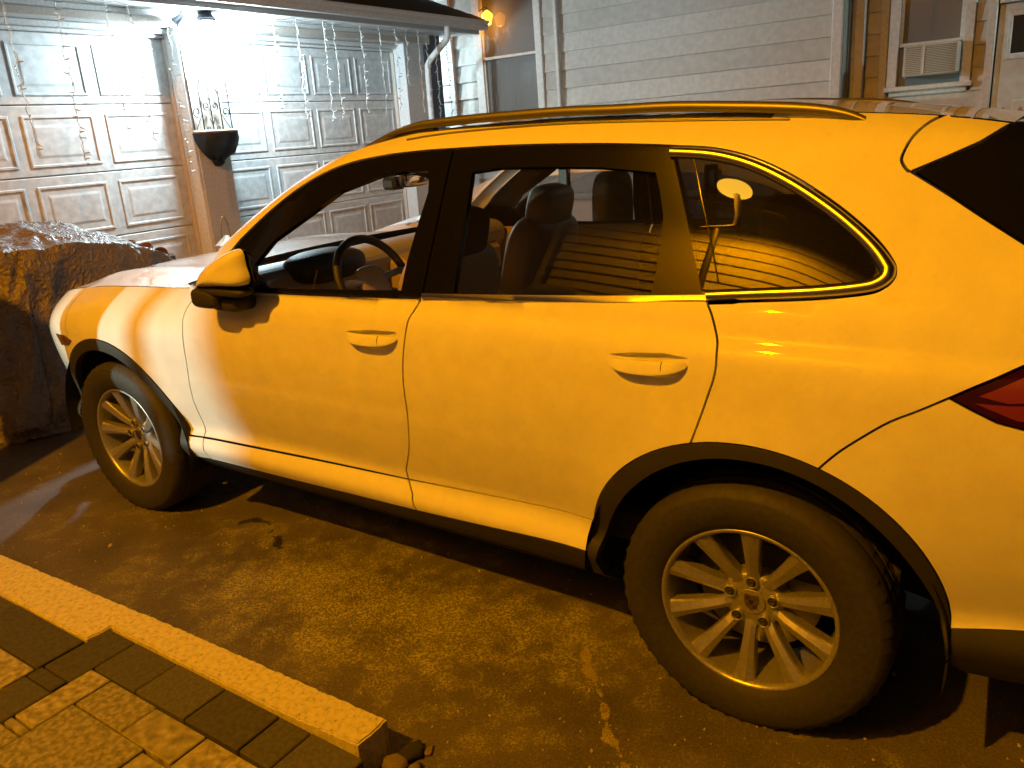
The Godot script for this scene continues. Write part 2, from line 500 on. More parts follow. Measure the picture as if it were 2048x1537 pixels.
# outlines on the SUV's side, in metres (x, y)
var F := {
	"dlo_top": [Vector2(-1.961, 1.2915), Vector2(-1.8855, 1.3444), Vector2(-1.7925, 1.4044), Vector2(-1.6892, 1.4649), Vector2(-1.5908, 1.51), Vector2(-1.4954, 1.5404), Vector2(-1.4032, 1.5586), Vector2(-1.2638, 1.5731), Vector2(-1.129, 1.5795), Vector2(-1.0426, 1.5811), Vector2(-0.8564, 1.5834), Vector2(-0.6804, 1.5815), Vector2(-0.5182, 1.5771), Vector2(-0.3673, 1.5692), Vector2(-0.3013, 1.5644)],
	"qtr_out": [Vector2(-0.3013, 1.5644), Vector2(-0.186, 1.5544), Vector2(-0.0817, 1.5286), Vector2(0.0204, 1.4849), Vector2(0.1192, 1.4281), Vector2(0.1919, 1.3772), Vector2(0.2397, 1.3364), Vector2(0.2687, 1.3036), Vector2(0.279, 1.2842), Vector2(0.2757, 1.2602), Vector2(0.2552, 1.2406), Vector2(0.2164, 1.228), Vector2(0.1118, 1.2122), Vector2(-0.0234, 1.1992), Vector2(-0.14, 1.1882)],
	"belt": [Vector2(-0.1452, 1.1879), Vector2(-0.4379, 1.1726), Vector2(-0.7626, 1.1559), Vector2(-1.0629, 1.1413), Vector2(-1.3621, 1.129), Vector2(-1.6008, 1.121), Vector2(-1.7823, 1.1152)],
	"fglass": [Vector2(-1.7902, 1.1303), Vector2(-1.8627, 1.1819), Vector2(-1.8649, 1.2079), Vector2(-1.7753, 1.2921), Vector2(-1.6112, 1.3793), Vector2(-1.4702, 1.4589), Vector2(-1.3117, 1.5053), Vector2(-1.2, 1.5184), Vector2(-1.115, 1.5182), Vector2(-1.1074, 1.5017), Vector2(-1.1006, 1.4525), Vector2(-1.1208, 1.3602), Vector2(-1.1421, 1.2475), Vector2(-1.1488, 1.1585)],
	"rglass": [Vector2(-0.9385, 1.1591), Vector2(-0.9404, 1.2593), Vector2(-0.9397, 1.3883), Vector2(-0.9441, 1.5104), Vector2(-0.8402, 1.5211), Vector2(-0.6662, 1.5203), Vector2(-0.5051, 1.5155), Vector2(-0.3392, 1.4995), Vector2(-0.3194, 1.4557), Vector2(-0.2978, 1.394), Vector2(-0.2881, 1.3205), Vector2(-0.2958, 1.1952)],
	"qglass": [Vector2(-0.1485, 1.2065), Vector2(-0.172, 1.2644), Vector2(-0.2315, 1.4067), Vector2(-0.2923, 1.5468), Vector2(-0.1823, 1.535), Vector2(-0.077, 1.5029), Vector2(0.0042, 1.4693), Vector2(0.0814, 1.426), Vector2(0.1566, 1.3758), Vector2(0.2065, 1.3336), Vector2(0.2306, 1.3025), Vector2(0.2382, 1.2817), Vector2(0.236, 1.269), Vector2(0.2244, 1.2569), Vector2(0.179, 1.2409), Vector2(0.0814, 1.2235), Vector2(-0.0355, 1.2121)],
	"gap_bd": [Vector2(-1.0584, 1.149), Vector2(-1.0923, 1.086), Vector2(-1.107, 1.0219), Vector2(-1.1199, 0.954), Vector2(-1.1294, 0.8552), Vector2(-1.1342, 0.7521), Vector2(-1.1541, 0.6534), Vector2(-1.1757, 0.5947), Vector2(-1.2184, 0.5125), Vector2(-1.2153, 0.4766), Vector2(-1.1817, 0.4381), Vector2(-1.1693, 0.3748)],
	"gap_cd": [Vector2(-0.1476, 1.2018), Vector2(-0.1226, 1.1692), Vector2(-0.1028, 1.125), Vector2(-0.0908, 1.0876), Vector2(-0.0886, 1.032), Vector2(-0.1053, 0.9651), Vector2(-0.1257, 0.8938), Vector2(-0.1418, 0.841)],
	"gap_fd": [Vector2(-2.2123, 1.0861), Vector2(-2.2641, 1.0375), Vector2(-2.28, 0.9857), Vector2(-2.2728, 0.9274), Vector2(-2.2888, 0.7978), Vector2(-2.3314, 0.6287), Vector2(-2.3358, 0.4527), Vector2(-2.3254, 0.3585)],
	"seam": [Vector2(-2.4255, 0.4512), Vector2(-2.3349, 0.4509), Vector2(-1.2153, 0.4766), Vector2(-0.4652, 0.5066)],
	"rock_bot": [Vector2(-2.4202, 0.3428), Vector2(-1.774, 0.357), Vector2(-1.1693, 0.3748), Vector2(-0.476, 0.4117)],
	"arch_r": [Vector2(-0.4724, 0.389), Vector2(-0.4738, 0.4124), Vector2(-0.4737, 0.4359), Vector2(-0.4723, 0.4595), Vector2(-0.4695, 0.4831), Vector2(-0.4652, 0.5066), Vector2(-0.4596, 0.5299), Vector2(-0.4526, 0.5529), Vector2(-0.4442, 0.5756), Vector2(-0.4345, 0.5977), Vector2(-0.4235, 0.6194), Vector2(-0.4112, 0.6404), Vector2(-0.3978, 0.6608), Vector2(-0.3832, 0.6804), Vector2(-0.3676, 0.6992), Vector2(-0.3509, 0.7171), Vector2(-0.3333, 0.7342), Vector2(-0.3147, 0.7502), Vector2(-0.2954, 0.7653), Vector2(-0.2752, 0.7794), Vector2(-0.2544, 0.7924), Vector2(-0.2329, 0.8044), Vector2(-0.2108, 0.8152), Vector2(-0.1883, 0.825), Vector2(-0.1652, 0.8336), Vector2(-0.1418, 0.841), Vector2(-0.118, 0.8474), Vector2(-0.094, 0.8525), Vector2(-0.0697, 0.8566), Vector2(-0.0453, 0.8594), Vector2(-0.0208, 0.8611), Vector2(0.0038, 0.8616), Vector2(0.0284, 0.861), Vector2(0.053, 0.8592), Vector2(0.0774, 0.8562), Vector2(0.1017, 0.852), Vector2(0.1257, 0.8467), Vector2(0.1495, 0.8402), Vector2(0.173, 0.8326), Vector2(0.196, 0.8238), Vector2(0.2186, 0.8139), Vector2(0.2407, 0.8028), Vector2(0.2622, 0.7906), Vector2(0.2831, 0.7774), Vector2(0.3032, 0.7631), Vector2(0.3225, 0.7477), Vector2(0.341, 0.7314), Vector2(0.3586, 0.7141), Vector2(0.3752, 0.6959), Vector2(0.3908, 0.6768), Vector2(0.4052, 0.6569), Vector2(0.4185, 0.6362), Vector2(0.4306, 0.6149), Vector2(0.4414, 0.593), Vector2(0.4509, 0.5705), Vector2(0.459, 0.5476), Vector2(0.4658, 0.5243), Vector2(0.4711, 0.5007), Vector2(0.4751, 0.477), Vector2(0.4776, 0.4532)],
	"arch_ri": [Vector2(-0.4495, 0.3874), Vector2(-0.4446, 0.4099), Vector2(-0.4391, 0.4321), Vector2(-0.4328, 0.4539), Vector2(-0.4258, 0.4754), Vector2(-0.4182, 0.4965), Vector2(-0.4098, 0.5173), Vector2(-0.4007, 0.5378), Vector2(-0.3908, 0.5579), Vector2(-0.3803, 0.5777), Vector2(-0.369, 0.597), Vector2(-0.3569, 0.6159), Vector2(-0.344, 0.6344), Vector2(-0.3303, 0.6524), Vector2(-0.3158, 0.6698), Vector2(-0.3005, 0.6866), Vector2(-0.2844, 0.7028), Vector2(-0.2675, 0.7183), Vector2(-0.2497, 0.7329), Vector2(-0.2312, 0.7468), Vector2(-0.2119, 0.7597), Vector2(-0.1919, 0.7717), Vector2(-0.1712, 0.7826), Vector2(-0.1498, 0.7924), Vector2(-0.1279, 0.801), Vector2(-0.1054, 0.8085), Vector2(-0.0825, 0.8146), Vector2(-0.0593, 0.8195), Vector2(-0.0357, 0.823), Vector2(-0.0119, 0.8252), Vector2(0.012, 0.826), Vector2(0.0359, 0.8253), Vector2(0.0598, 0.8234), Vector2(0.0835, 0.82), Vector2(0.107, 0.8153), Vector2(0.1302, 0.8092), Vector2(0.1531, 0.8018), Vector2(0.1754, 0.7932), Vector2(0.1973, 0.7834), Vector2(0.2185, 0.7724), Vector2(0.2392, 0.7602), Vector2(0.2591, 0.7471), Vector2(0.2783, 0.7329), Vector2(0.2968, 0.7179), Vector2(0.3144, 0.7019), Vector2(0.3313, 0.6852), Vector2(0.3474, 0.6676), Vector2(0.3626, 0.6494), Vector2(0.377, 0.6306), Vector2(0.3905, 0.6111), Vector2(0.4032, 0.591), Vector2(0.4151, 0.5705), Vector2(0.4262, 0.5494), Vector2(0.4364, 0.5278), Vector2(0.4458, 0.5058), Vector2(0.4543, 0.4834), Vector2(0.4621, 0.4605), Vector2(0.4689, 0.4373), Vector2(0.4749, 0.4136), Vector2(0.4801, 0.3896)],
	"bump_seam": [Vector2(0.173, 0.8326), Vector2(0.2131, 0.8793), Vector2(0.2663, 0.9282), Vector2(0.3133, 0.9672), Vector2(0.3649, 0.9985), Vector2(0.4219, 1.035)],
	"tail_up": [Vector2(0.4219, 1.035), Vector2(0.4656, 1.0626), Vector2(0.546, 1.1078)],
	"tail_lo": [Vector2(0.4219, 1.035), Vector2(0.4708, 1.0113), Vector2(0.5146, 0.9913), Vector2(0.5625, 0.9816)],
	"gate": [Vector2(0.3289, 1.6114), Vector2(0.2944, 1.5936), Vector2(0.2679, 1.5638), Vector2(0.2541, 1.5272), Vector2(0.255, 1.509), Vector2(0.2703, 1.4905), Vector2(0.2799, 1.4871), Vector2(0.3566, 1.4407), Vector2(0.4284, 1.3944), Vector2(0.5137, 1.3414)],
	"wedge": [Vector2(0.2796, 1.4892), Vector2(0.3447, 1.5176), Vector2(0.4054, 1.5461), Vector2(0.4472, 1.5746), Vector2(0.4762, 1.5865)],
	"handle_f": [Vector2(-1.3662, 1.018), Vector2(-1.2572, 1.0309), Vector2(-1.149, 1.034), Vector2(-1.1384, 1.0222), Vector2(-1.1552, 0.9881), Vector2(-1.1958, 0.9658), Vector2(-1.2841, 0.9667), Vector2(-1.3392, 0.9832), Vector2(-1.3668, 1.0079)],
	"handle_r": [Vector2(-0.3836, 1.0454), Vector2(-0.3237, 1.0559), Vector2(-0.2248, 1.0644), Vector2(-0.1603, 1.0593), Vector2(-0.1674, 1.0322), Vector2(-0.1928, 1.0045), Vector2(-0.2625, 0.9977), Vector2(-0.3355, 1.011), Vector2(-0.3735, 1.0279)],
	"marker": [Vector2(-3.3513, 0.8173), Vector2(-3.2366, 0.8236), Vector2(-3.1546, 0.8082), Vector2(-3.1971, 0.7832), Vector2(-3.3123, 0.7651)],
	"mirror": [Vector2(-2.0014, 1.1464), Vector2(-1.9631, 1.1999), Vector2(-1.8627, 1.258), Vector2(-1.7464, 1.2917), Vector2(-1.7284, 1.2374), Vector2(-1.7288, 1.1714), Vector2(-1.8621, 1.1565)],
	"rail": [Vector2(-1.4883, 1.5995), Vector2(-1.3821, 1.637), Vector2(-1.2645, 1.6655), Vector2(-1.1569, 1.6758), Vector2(-1.0013, 1.6812), Vector2(-0.8577, 1.6834), Vector2(-0.6801, 1.6845), Vector2(-0.4957, 1.6802), Vector2(-0.3348, 1.678), Vector2(-0.1472, 1.6662), Vector2(-0.018, 1.6557), Vector2(0.0651, 1.6436), Vector2(0.125, 1.6263), Vector2(0.1728, 1.602)],
	"i_seam": 5,
	"i_cd": 25,
	"i_bump": 38,
}

const TILT := Vector4(-0.02, 1.4, -0.028, -0.014)
# ---- the SUV ------------------------------------------------------------
var M := {}

func make_materials() -> void:
	var p := mat(lin(0.80, 0.80, 0.78), 0.5)
	p.clearcoat_enabled = true
	p.clearcoat = 1.0
	p.clearcoat_roughness = 0.03
	p.metallic_specular = 0.35
	grain(p, 0.02, 3, 0.955, 1.0, 0.9)
	M.paint = p
	M.gloss_black = mat(lin(0.006, 0.006, 0.007), 0.12)
	M.gap = mat(lin(0.008, 0.008, 0.008), 0.9)
	M.cladding = grain(mat(lin(0.034, 0.032, 0.030), 0.60), 0.09, 5, 0.75, 1.0, 6.0, 0.02)
	M.chrome = mat(lin(0.50, 0.50, 0.50), 0.26, 1.0)
	M.rail = mat(lin(0.17, 0.165, 0.16), 0.42, 0.7)
	M.rubber = grain(mat(lin(0.042, 0.040, 0.039), 0.7), 0.03, 11, 0.7, 1.0, 3.0, 0.01)
	M.alloy = mat(lin(0.52, 0.52, 0.53), 0.38, 0.7)
	M.alloy.albedo_texture = noise_tex(0.03, 21, 0.8, 1.0)
	M.alloy.uv1_triplanar = true
	M.alloy.uv1_scale = Vector3.ONE * 4.0
	M.disc = mat(lin(0.36, 0.34, 0.32), 0.38, 0.8)
	M.caliper = mat(lin(0.05, 0.05, 0.05), 0.5, 0.3)
	M.clear = pane(lin(0.012, 0.016, 0.014), 0.07)
	M.tint = pane(lin(0.010, 0.009, 0.008), 0.42)
	M.tint_dark = pane(lin(0.008, 0.007, 0.006), 0.90)
	M.windscreen = pane(lin(0.01, 0.02, 0.016), 0.13)
	M.red_lens = mat(lin(0.16, 0.006, 0.004), 0.06)
	M.red_lens.clearcoat_enabled = true
	M.red_deep = mat(lin(0.03, 0.002, 0.002), 0.08)
	M.amber_lens = mat(lin(0.10, 0.035, 0.004), 0.08)
	M.beige = grain(mat(lin(0.46, 0.37, 0.27), 0.55), 0.08, 31, 0.85, 1.0, 5.0, 0.02)
	M.dash_top = grain(mat(lin(0.45, 0.44, 0.40), 0.5), 0.09, 33, 0.85, 1.0, 8.0, 0.02)
	M.dash_dark = grain(mat(lin(0.022, 0.021, 0.021), 0.55), 0.09, 33, 0.85, 1.0, 8.0, 0.02)
	M.fabric_dark = mat(lin(0.035, 0.03, 0.028), 0.9)
	M.headliner = mat(lin(0.10, 0.09, 0.08), 0.95)
	M.mirror_glass = mat(lin(0.75, 0.75, 0.75), 0.02, 1.0)

func arc_pts(c: Vector2, r: float, a0: float, a1: float, m: int) -> Array:
	var o := []
	for i in m + 1:
		var a := deg_to_rad(lerpf(a0, a1, float(i) / m))
		o.append(c + Vector2(cos(a), sin(a)) * r)
	return o

func rev(a: Array) -> Array:
	var b := a.duplicate()
	b.reverse()
	return b

func wheel(parent: Node3D, at: Vector3, turn: float, far: bool, steer := 0.0) -> void:
	var w := Node3D.new()
	w.name = "wheel"
	parent.add_child(w, true)
	w.global_position = at
	w.rotation.y = (PI if far else 0.0) + steer
	# tyre: sidewalls, shoulder sipes and grooves
	var half := [Vector2(0.236, 0.088), Vector2(0.244, 0.103), Vector2(0.262, 0.113), Vector2(0.285, 0.1215), Vector2(0.305, 0.1245), Vector2(0.325, 0.1225), Vector2(0.336, 0.1185), Vector2(0.338, 0.1195), Vector2(0.345, 0.115), Vector2(0.355, 0.106), Vector2(0.3625, 0.094), Vector2(0.3665, 0.078), Vector2(0.3680, 0.062), Vector2(0.3615, 0.059), Vector2(0.3615, 0.049), Vector2(0.3685, 0.046), Vector2(0.3688, 0.018), Vector2(0.3615, 0.015), Vector2(0.3615, 0.005), Vector2(0.3690, 0.002)]
	var prof := half.duplicate()
	for i in range(half.size() - 1, -1, -1):
		prof.append(Vector2(half[i].x, -half[i].y))
	var t := MB.new()
	var seg := 384
	var m := prof.size()
	for k in seg:
		var a := TAU * k / seg
		var slot := k % 8
		for i in m:
			var q: Vector2 = prof[i]
			var d: Vector2 = prof[mini(i + 1, m - 1)] - prof[maxi(i - 1, 0)]
			var nn := Vector2(d.y, -d.x).normalized()
			if q.x > 0.343 and q.x < 0.364 and slot < 2:
				q -= nn * 0.0042
			if absf(q.y) < 0.05 and q.x > 0.366 and slot > 5:
				q.x -= 0.003
			var p := Vector3(q.x * cos(a), q.x * sin(a), q.y)
			p.y = maxf(p.y, -0.3545)
			t.vert(p, Vector3(nn.x * cos(a), nn.x * sin(a), nn.y))
	for k in seg:
		for i in m - 1:
			var a := k * m + i
			var b := ((k + 1) % seg) * m + i
			t.quad(a, a + 1, b + 1, b)
	part(w, "tyre", t, M.rubber, true)
	var rim := MB.new()
	rim.lathe([Vector2(0.236, 0.086), Vector2(0.2425, 0.096), Vector2(0.2435, 0.1005), Vector2(0.240, 0.1035), Vector2(0.2335, 0.1025), Vector2(0.2285, 0.095), Vector2(0.2255, 0.08), Vector2(0.2235, 0.05), Vector2(0.219, 0.0), Vector2(0.219, -0.05), Vector2(0.228, -0.09)], 72, Vector3.ZERO)
	part(w, "rim", rim, M.alloy, true)
	# one spoke, shared by all ten
	var sp := MB.new()
	var rs := [0.040, 0.058, 0.075, 0.10, 0.13, 0.16, 0.19, 0.212, 0.2285]
	var ws := [0.0165, 0.0190, 0.0180, 0.0175, 0.0190, 0.0215, 0.0245, 0.0275, 0.0305]
	var zs := [0.040, 0.041, 0.046, 0.056, 0.065, 0.073, 0.080, 0.0855, 0.089]
	var cross := func(i: int) -> Array:
		var ww: float = ws[i]
		var z: float = zs[i]
		var rg := 0.0075 if i > 1 else 0.002
		return [Vector2(-ww * 0.86, z - 0.040), Vector2(-ww, z - 0.006), Vector2(-ww * 0.86, z), Vector2(ww * 0.18, z + rg), Vector2(ww * 0.88, z + 0.0005), Vector2(ww, z - 0.007), Vector2(ww * 0.86, z - 0.040)]
	for i in rs.size() - 1:
		var ca: Array = cross.call(i)
		var cb: Array = cross.call(i + 1)
		for j in ca.size() - 1:
			var o := Vector3(0, ca[j].x + ca[j + 1].x, 0.04)
			if j == 0:
				o = Vector3(0, -1, 0)
			elif j == ca.size() - 2:
				o = Vector3(0, 1, 0)
			sp.face([Vector3(rs[i], ca[j].x, ca[j].y), Vector3(rs[i + 1], cb[j].x, cb[j].y), Vector3(rs[i + 1], cb[j + 1].x, cb[j + 1].y), Vector3(rs[i], ca[j + 1].x, ca[j + 1].y)], o)
	var spm := sp.mesh()
	for k in 10:
		var o := part(w, "spoke", spm, M.alloy, true)
		o.rotation.z = PI / 2 + turn + TAU * k / 10
	var hub := MB.new()
	hub.lathe([Vector2(0.086, -0.012), Vector2(0.086, 0.022), Vector2(0.083, 0.036), Vector2(0.074, 0.043), Vector2(0.045, 0.0455), Vector2(0.0385, 0.0455)], 60, Vector3.ZERO)
	part(w, "hub", hub, M.alloy, true)
	for k in 5:
		var a := PI / 2 + turn + TAU * k / 5
		var lug := MB.new()
		var c := Vector3(cos(a), sin(a), 0) * 0.062
		lug.lathe([Vector2(0.0175, 0.0462), Vector2(0.0172, 0.0560), Vector2(0.0155, 0.0572), Vector2(0.0138, 0.0560), Vector2(0.0130, 0.0480)], 20, c)
		part(w, "lug_ring", lug, M.alloy, true)
		var bolt := MB.new()
		bolt.lathe([Vector2(0.0136, 0.0535), Vector2(0.0001, 0.0534)], 16, c)
		bolt.lathe([Vector2(0.0078, 0.0535), Vector2(0.0074, 0.0575), Vector2(0.0060, 0.0590), Vector2(0.0030, 0.0555), Vector2(0.0001, 0.0555)], 8, c)
		part(w, "wheel_bolt", bolt, M.caliper, true)
	var cap := MB.new()
	cap.lathe([Vector2(0.0385, 0.0440), Vector2(0.0380, 0.0490), Vector2(0.0362, 0.0505), Vector2(0.0345, 0.0495), Vector2(0.0001, 0.0510)], 40, Vector3.ZERO)
	part(w, "centre_cap", cap, M.alloy, true)
	# raised crest on the cap: a shield with quartered stripes and antlers round a small inner shield
	var crest_mb := MB.new()
	var sh := [Vector2(-0.019, 0.021), Vector2(-0.008, 0.0235), Vector2(0.0, 0.0215), Vector2(0.008, 0.0235), Vector2(0.019, 0.021), Vector2(0.0205, 0.008), Vector2(0.017, -0.009), Vector2(0.009, -0.020), Vector2(0.0, -0.0262), Vector2(-0.009, -0.020), Vector2(-0.017, -0.009), Vector2(-0.0205, 0.008)]
	crest_mb.prism(P2(sh), 0.0035, Transform3D(Basis.IDENTITY, Vector3(0, 0.001, 0.0530)))
	part(w, "crest", crest_mb, mat(lin(0.20, 0.17, 0.11), 0.4, 0.8), true)
	var marks := MB.new()
	for q in [[-0.0105, 0.0150], [0.0105, -0.0095]]:
		for i in 3:
			marks.box(Vector3(q[0] + 0.0040 * (i - 1), q[1] - 0.002, 0.0533), Vector3(0.0022, 0.0115, 0.0014), 0.0003)
	for q in [[0.0105, 0.0130], [-0.0095, -0.0095]]:
		for i in 3:
			marks.tube([Vector3(q[0] - 0.0055, q[1] - 0.003 + 0.0042 * (i - 0.6), 0.0534), Vector3(q[0], q[1] - 0.001 + 0.0042 * (i - 0.6), 0.0534), Vector3(q[0] + 0.0055, q[1] - 0.003 + 0.0042 * (i - 0.6), 0.0534)], 0.0008, 5)
	marks.prism(P2([Vector2(-0.006, 0.006), Vector2(0.006, 0.006), Vector2(0.006, -0.002), Vector2(0.0, -0.008), Vector2(-0.006, -0.002)]), 0.002, Transform3D(Basis.IDENTITY, Vector3(0, 0.001, 0.0545)))
	part(w, "crest_marks", marks, mat(lin(0.03, 0.022, 0.015), 0.5, 0.4), true)
	var disc := MB.new()
	disc.lathe([Vector2(0.07, 0.0), Vector2(0.172, 0.0), Vector2(0.172, -0.028), Vector2(0.07, -0.028)], 60, Vector3(0, 0, -0.022))
	part(w, "brake_disc", disc, M.disc, true)
	var cal := MB.new()
	var dir := 1.0 if far else -1.0
	cal.lathe([Vector2(0.118, 0.008), Vector2(0.122, 0.026), Vector2(0.172, 0.026), Vector2(0.196, 0.012), Vector2(0.196, -0.06), Vector2(0.118, -0.06)], 16, Vector3(0, 0, -0.022), Basis.IDENTITY, PI / 2 - dir * 0.3, PI / 2 - dir * 1.25)
	part(w, "brake_caliper", cal, M.caliper, true)

func suv() -> void:
	var car := thing("parked_suv", "large white SUV with roof rails and alloy wheels parked on the driveway", "car", Vector3(-1.4, 0, MID))
	var arch_f := arc_pts(Vector2(-2.895, 0.356), 0.487, 11.5, 146.0, 26)       # rear to front, over the top
	for far in [false, true]:
		var st := 0.05 if far else 0.025
		# front fender
		var fender := rev(smooth(F.gap_fd.slice(0, 7), 3))
		fender.append_array([Vector2(-2.245, 1.098), Vector2(-2.30, 1.105)])
		for i in 17:
			var x := lerpf(-2.36, -3.19, i / 16.0)
			fender.append(Vector2(x, crest.at(x)))
		fender.append_array([Vector2(-3.215, 0.95), Vector2(-3.205, 0.86)])
		var arc_front := rev(arc_pts(Vector2(-2.895, 0.356), 0.487, 11.4, 128.0, 24))
		fender.append_array(arc_front)
		var mb := MB.new()
		panel(mb, P2(fender), 0.0, st, [], far)
		panel(mb, P2([Vector2(-2.423, 0.4505), Vector2(-2.3345, 0.4525), Vector2(-2.3225, 0.352), Vector2(-2.4111, 0.3468)]), 0.0, st, [], far)
		part(car, "front_fender", mb, M.paint)
		# front bumper corner and nose
		var bumper := [Vector2(-3.205, 0.86), Vector2(-3.215, 0.95)]
		for i in 17:
			var x := lerpf(-3.19, -3.862, i / 16.0)
			bumper.append(Vector2(x, crest.at(x)))
		bumper.append_array([Vector2(-3.862, 0.30), Vector2(-3.43, 0.27), Vector2(-3.385, 0.36)])
		bumper.append_array(rev(arc_pts(Vector2(-2.895, 0.356), 0.49, 128.0, 178.0, 12)))
		mb = MB.new()
		panel(mb, P2(bumper), 0.0, st, [], far)
		var fb := part(car, "front_bumper", mb, M.paint)
		mb = MB.new()
		panel(mb, P2(F.marker), 0.004, 0.01, [], far, 0.008, 0.0)
		part(fb, "side_marker_light", mb, M.amber_lens)
		# doors
		var hole_f := P2(dense(P2(F.handle_f), 0.02))
		var hole_r := P2(dense(P2(F.handle_r), 0.02))
		var bd := smooth(F.gap_bd.slice(0, 9), 3)
		var fd := smooth(F.gap_fd.slice(0, 7), 3)
		var cd := smooth(F.gap_cd, 3)
		var door := [Vector2(-2.225, 1.0985), Vector2(-2.10, 1.103)]
		door.append_array(rev(F.belt.slice(3, 7)))
		door.append_array(bd.slice(1))
		door.append(F.seam[2])
		door.append_array(rev(fd))
		mb = MB.new()
		panel(mb, P2(door), 0.0, st, [] if far else [hole_f], far)
		var front_door := part(car, "front_door", mb, M.paint)
		mb = MB.new()
		panel(mb, P2([F.seam[1], F.seam[2], F.gap_bd[10], F.gap_bd[11], F.rock_bot[1], Vector2(-2.3216, 0.350)]), 0.0, st, [], far)
		part(front_door, "door_sill_strip", mb, M.paint)
		door = [F.gap_bd[0]]
		door.append_array([Vector2(-0.7598, 1.157), Vector2(-0.4321, 1.1754)])
		door.append_array(cd)
		door.append_array(rev(F.arch_r.slice(F.i_seam, F.i_cd)))
		door.append(F.seam[2])
		door.append_array(rev(bd).slice(0, bd.size() - 1))
		mb = MB.new()
		panel(mb, P2(door), 0.0, st, [] if far else [hole_r], far)
		var rear_door := part(car, "rear_door", mb, M.paint)
		mb = MB.new()
		panel(mb, P2([F.seam[2], F.seam[3], F.rock_bot[3], F.rock_bot[2], F.gap_bd[10]]), 0.0, st, [], far)
		part(rear_door, "door_sill_strip", mb, M.paint)
		# black window frames with the glass set into them
		var split_top := Vector2(-1.03, 1.5814)
		var split_bot := Vector2(-1.0602, 1.142)
		var fr := [Vector2(-2.225, 1.0985), Vector2(-2.215, 1.118), Vector2(-2.09, 1.192), Vector2(-2.015, 1.245)]
		fr.append_array(smooth(F.dlo_top.slice(0, 10), 3))
		fr.append_array([split_top, split_bot])
		fr.append_array(F.belt.slice(4, 7))
		fr.append(Vector2(-2.10, 1.103))
		var fglass := P2(F.fglass)
		var rglass := P2(F.rglass)
		mb = MB.new()
		panel(mb, P2(fr), -0.005, st, [fglass], far, 0.02)
		part(front_door, "window_frame", mb, M.gloss_black)
		fr = [split_top]
		fr.append_array(F.dlo_top.slice(10))
		fr.append_array([Vector2(-0.1377, 1.1928)])
		fr.append_array(F.belt.slice(1, 3))
		fr.append(split_bot)
		mb = MB.new()
		panel(mb, P2(fr), -0.005, st, [rglass], far, 0.02)
		part(rear_door, "window_frame", mb, M.gloss_black)
		mb = MB.new()
		panel(mb, Geometry2D.offset_polygon(fglass, 0.012)[0], -0.017, 0.04, [], far, 0.0, 0.0)
		part(front_door, "window_glass", mb, M.clear)
		mb = MB.new()
		panel(mb, Geometry2D.offset_polygon(rglass, 0.012)[0], -0.017, 0.04, [], far, 0.0, 0.0)
		part(rear_door, "window_glass", mb, M.tint)
		# bright strips along the belt
		for q in [[front_door, [Vector2(-1.80, 1.1155), F.belt[5], F.belt[4], split_bot + Vector2(-0.003, 0)], M.gloss_black], [rear_door, [split_bot + Vector2(0.003, 0), F.belt[2], F.belt[1], Vector2(-0.142, 1.1925)], M.chrome]]:
			var lo: Array = q[1]
			var up := []
			for v2 in lo:
				up.append(v2 + Vector2(0, 0.015))
			mb = MB.new()
			panel(mb, P2(lo + rev(up)), 0.005, 0.02, [], far, 0.01, 0.0)
			part(q[0], "belt_strip", mb, q[2])
		# body side: roof edge, pillars and rear quarter in one pressing
		var bs := [F.qtr_out[14]]
		bs.append_array(cd)
		bs.append_array(F.arch_r.slice(F.i_cd, F.i_bump))
		bs.append_array(smooth(F.bump_seam, 3))
		bs.append_array([F.tail_up[1], F.tail_up[2], Vector2(0.66, 1.165), Vector2(0.74, 1.19)])
		bs.append_array(rev(smooth(F.gate, 3)))
		for i in 70:
			var x := lerpf(0.31, -2.25, i / 69.0)
			bs.append(Vector2(x, roof_h.at(x) - 0.003))
		bs.append_array([Vector2(-2.262, 1.118), Vector2(-2.215, 1.118), Vector2(-2.09, 1.192), Vector2(-2.015, 1.245)])
		bs.append_array(smooth(F.dlo_top, 3))
		bs.append_array(smooth(F.qtr_out, 4).slice(1))
		mb = MB.new()
		panel(mb, P2(bs), 0.0, st, [], far)
		var body := part(car, "body_side", mb, M.paint)
		var qo := P2(smooth(F.qtr_out, 4) + [Vector2(-0.1397, 1.2069)])
		var qg := P2(smooth(F.qglass.slice(3), 3) + F.qglass.slice(0, 3))
		mb = MB.new()
		panel(mb, qo, 0.000, st, [qg], far, 0.012, 0.002)
		var ring_o := part(body, "quarter_window_seal", mb, M.gloss_black)
		mb = MB.new()
		var qp := smooth(F.qtr_out, 5)
		var run := []
		var rad := []
		for i in qp.size():
			var d: Vector2 = (qp[mini(i + 1, qp.size() - 1)] - qp[maxi(i - 1, 0)]).normalized()
			var o := Vector2(d.y, -d.x) * 0.0165
			var p2: Vector2 = qp[i] + o
			run.append(on_side(p2.x, p2.y, 0.0005, far))
			rad.append(0.0150 + 0.004 * exp(-pow((i - 40.0) / 9.0, 2.0)))
		mb.tube(run, rad, 12)
		part(ring_o, "bright_strip", mb, M.chrome)
		mb = MB.new()
		panel(mb, Geometry2D.offset_polygon(qg, 0.006)[0], -0.004, 0.02, [], far, 0.0, 0.0, TILT)
		part(body, "quarter_window_glass", mb, M.tint_dark)
		# a strip parting the quarter glass from the door
		mb = MB.new()
		var dv := []
		for q in [[-0.2405, 1.5400], [-0.196, 1.4300], [-0.1500, 1.3200], [-0.118, 1.2350]]:
			dv.append(on_side(q[0], q[1], 0.0, far))
		mb.tube(dv, 0.0025, 6)
		part(body, "quarter_window_divider", mb, M.gloss_black)
		# rear bumper, lamp, spoiler end and the dark glass of the tailgate
		var rb := rev(smooth(F.bump_seam, 3))
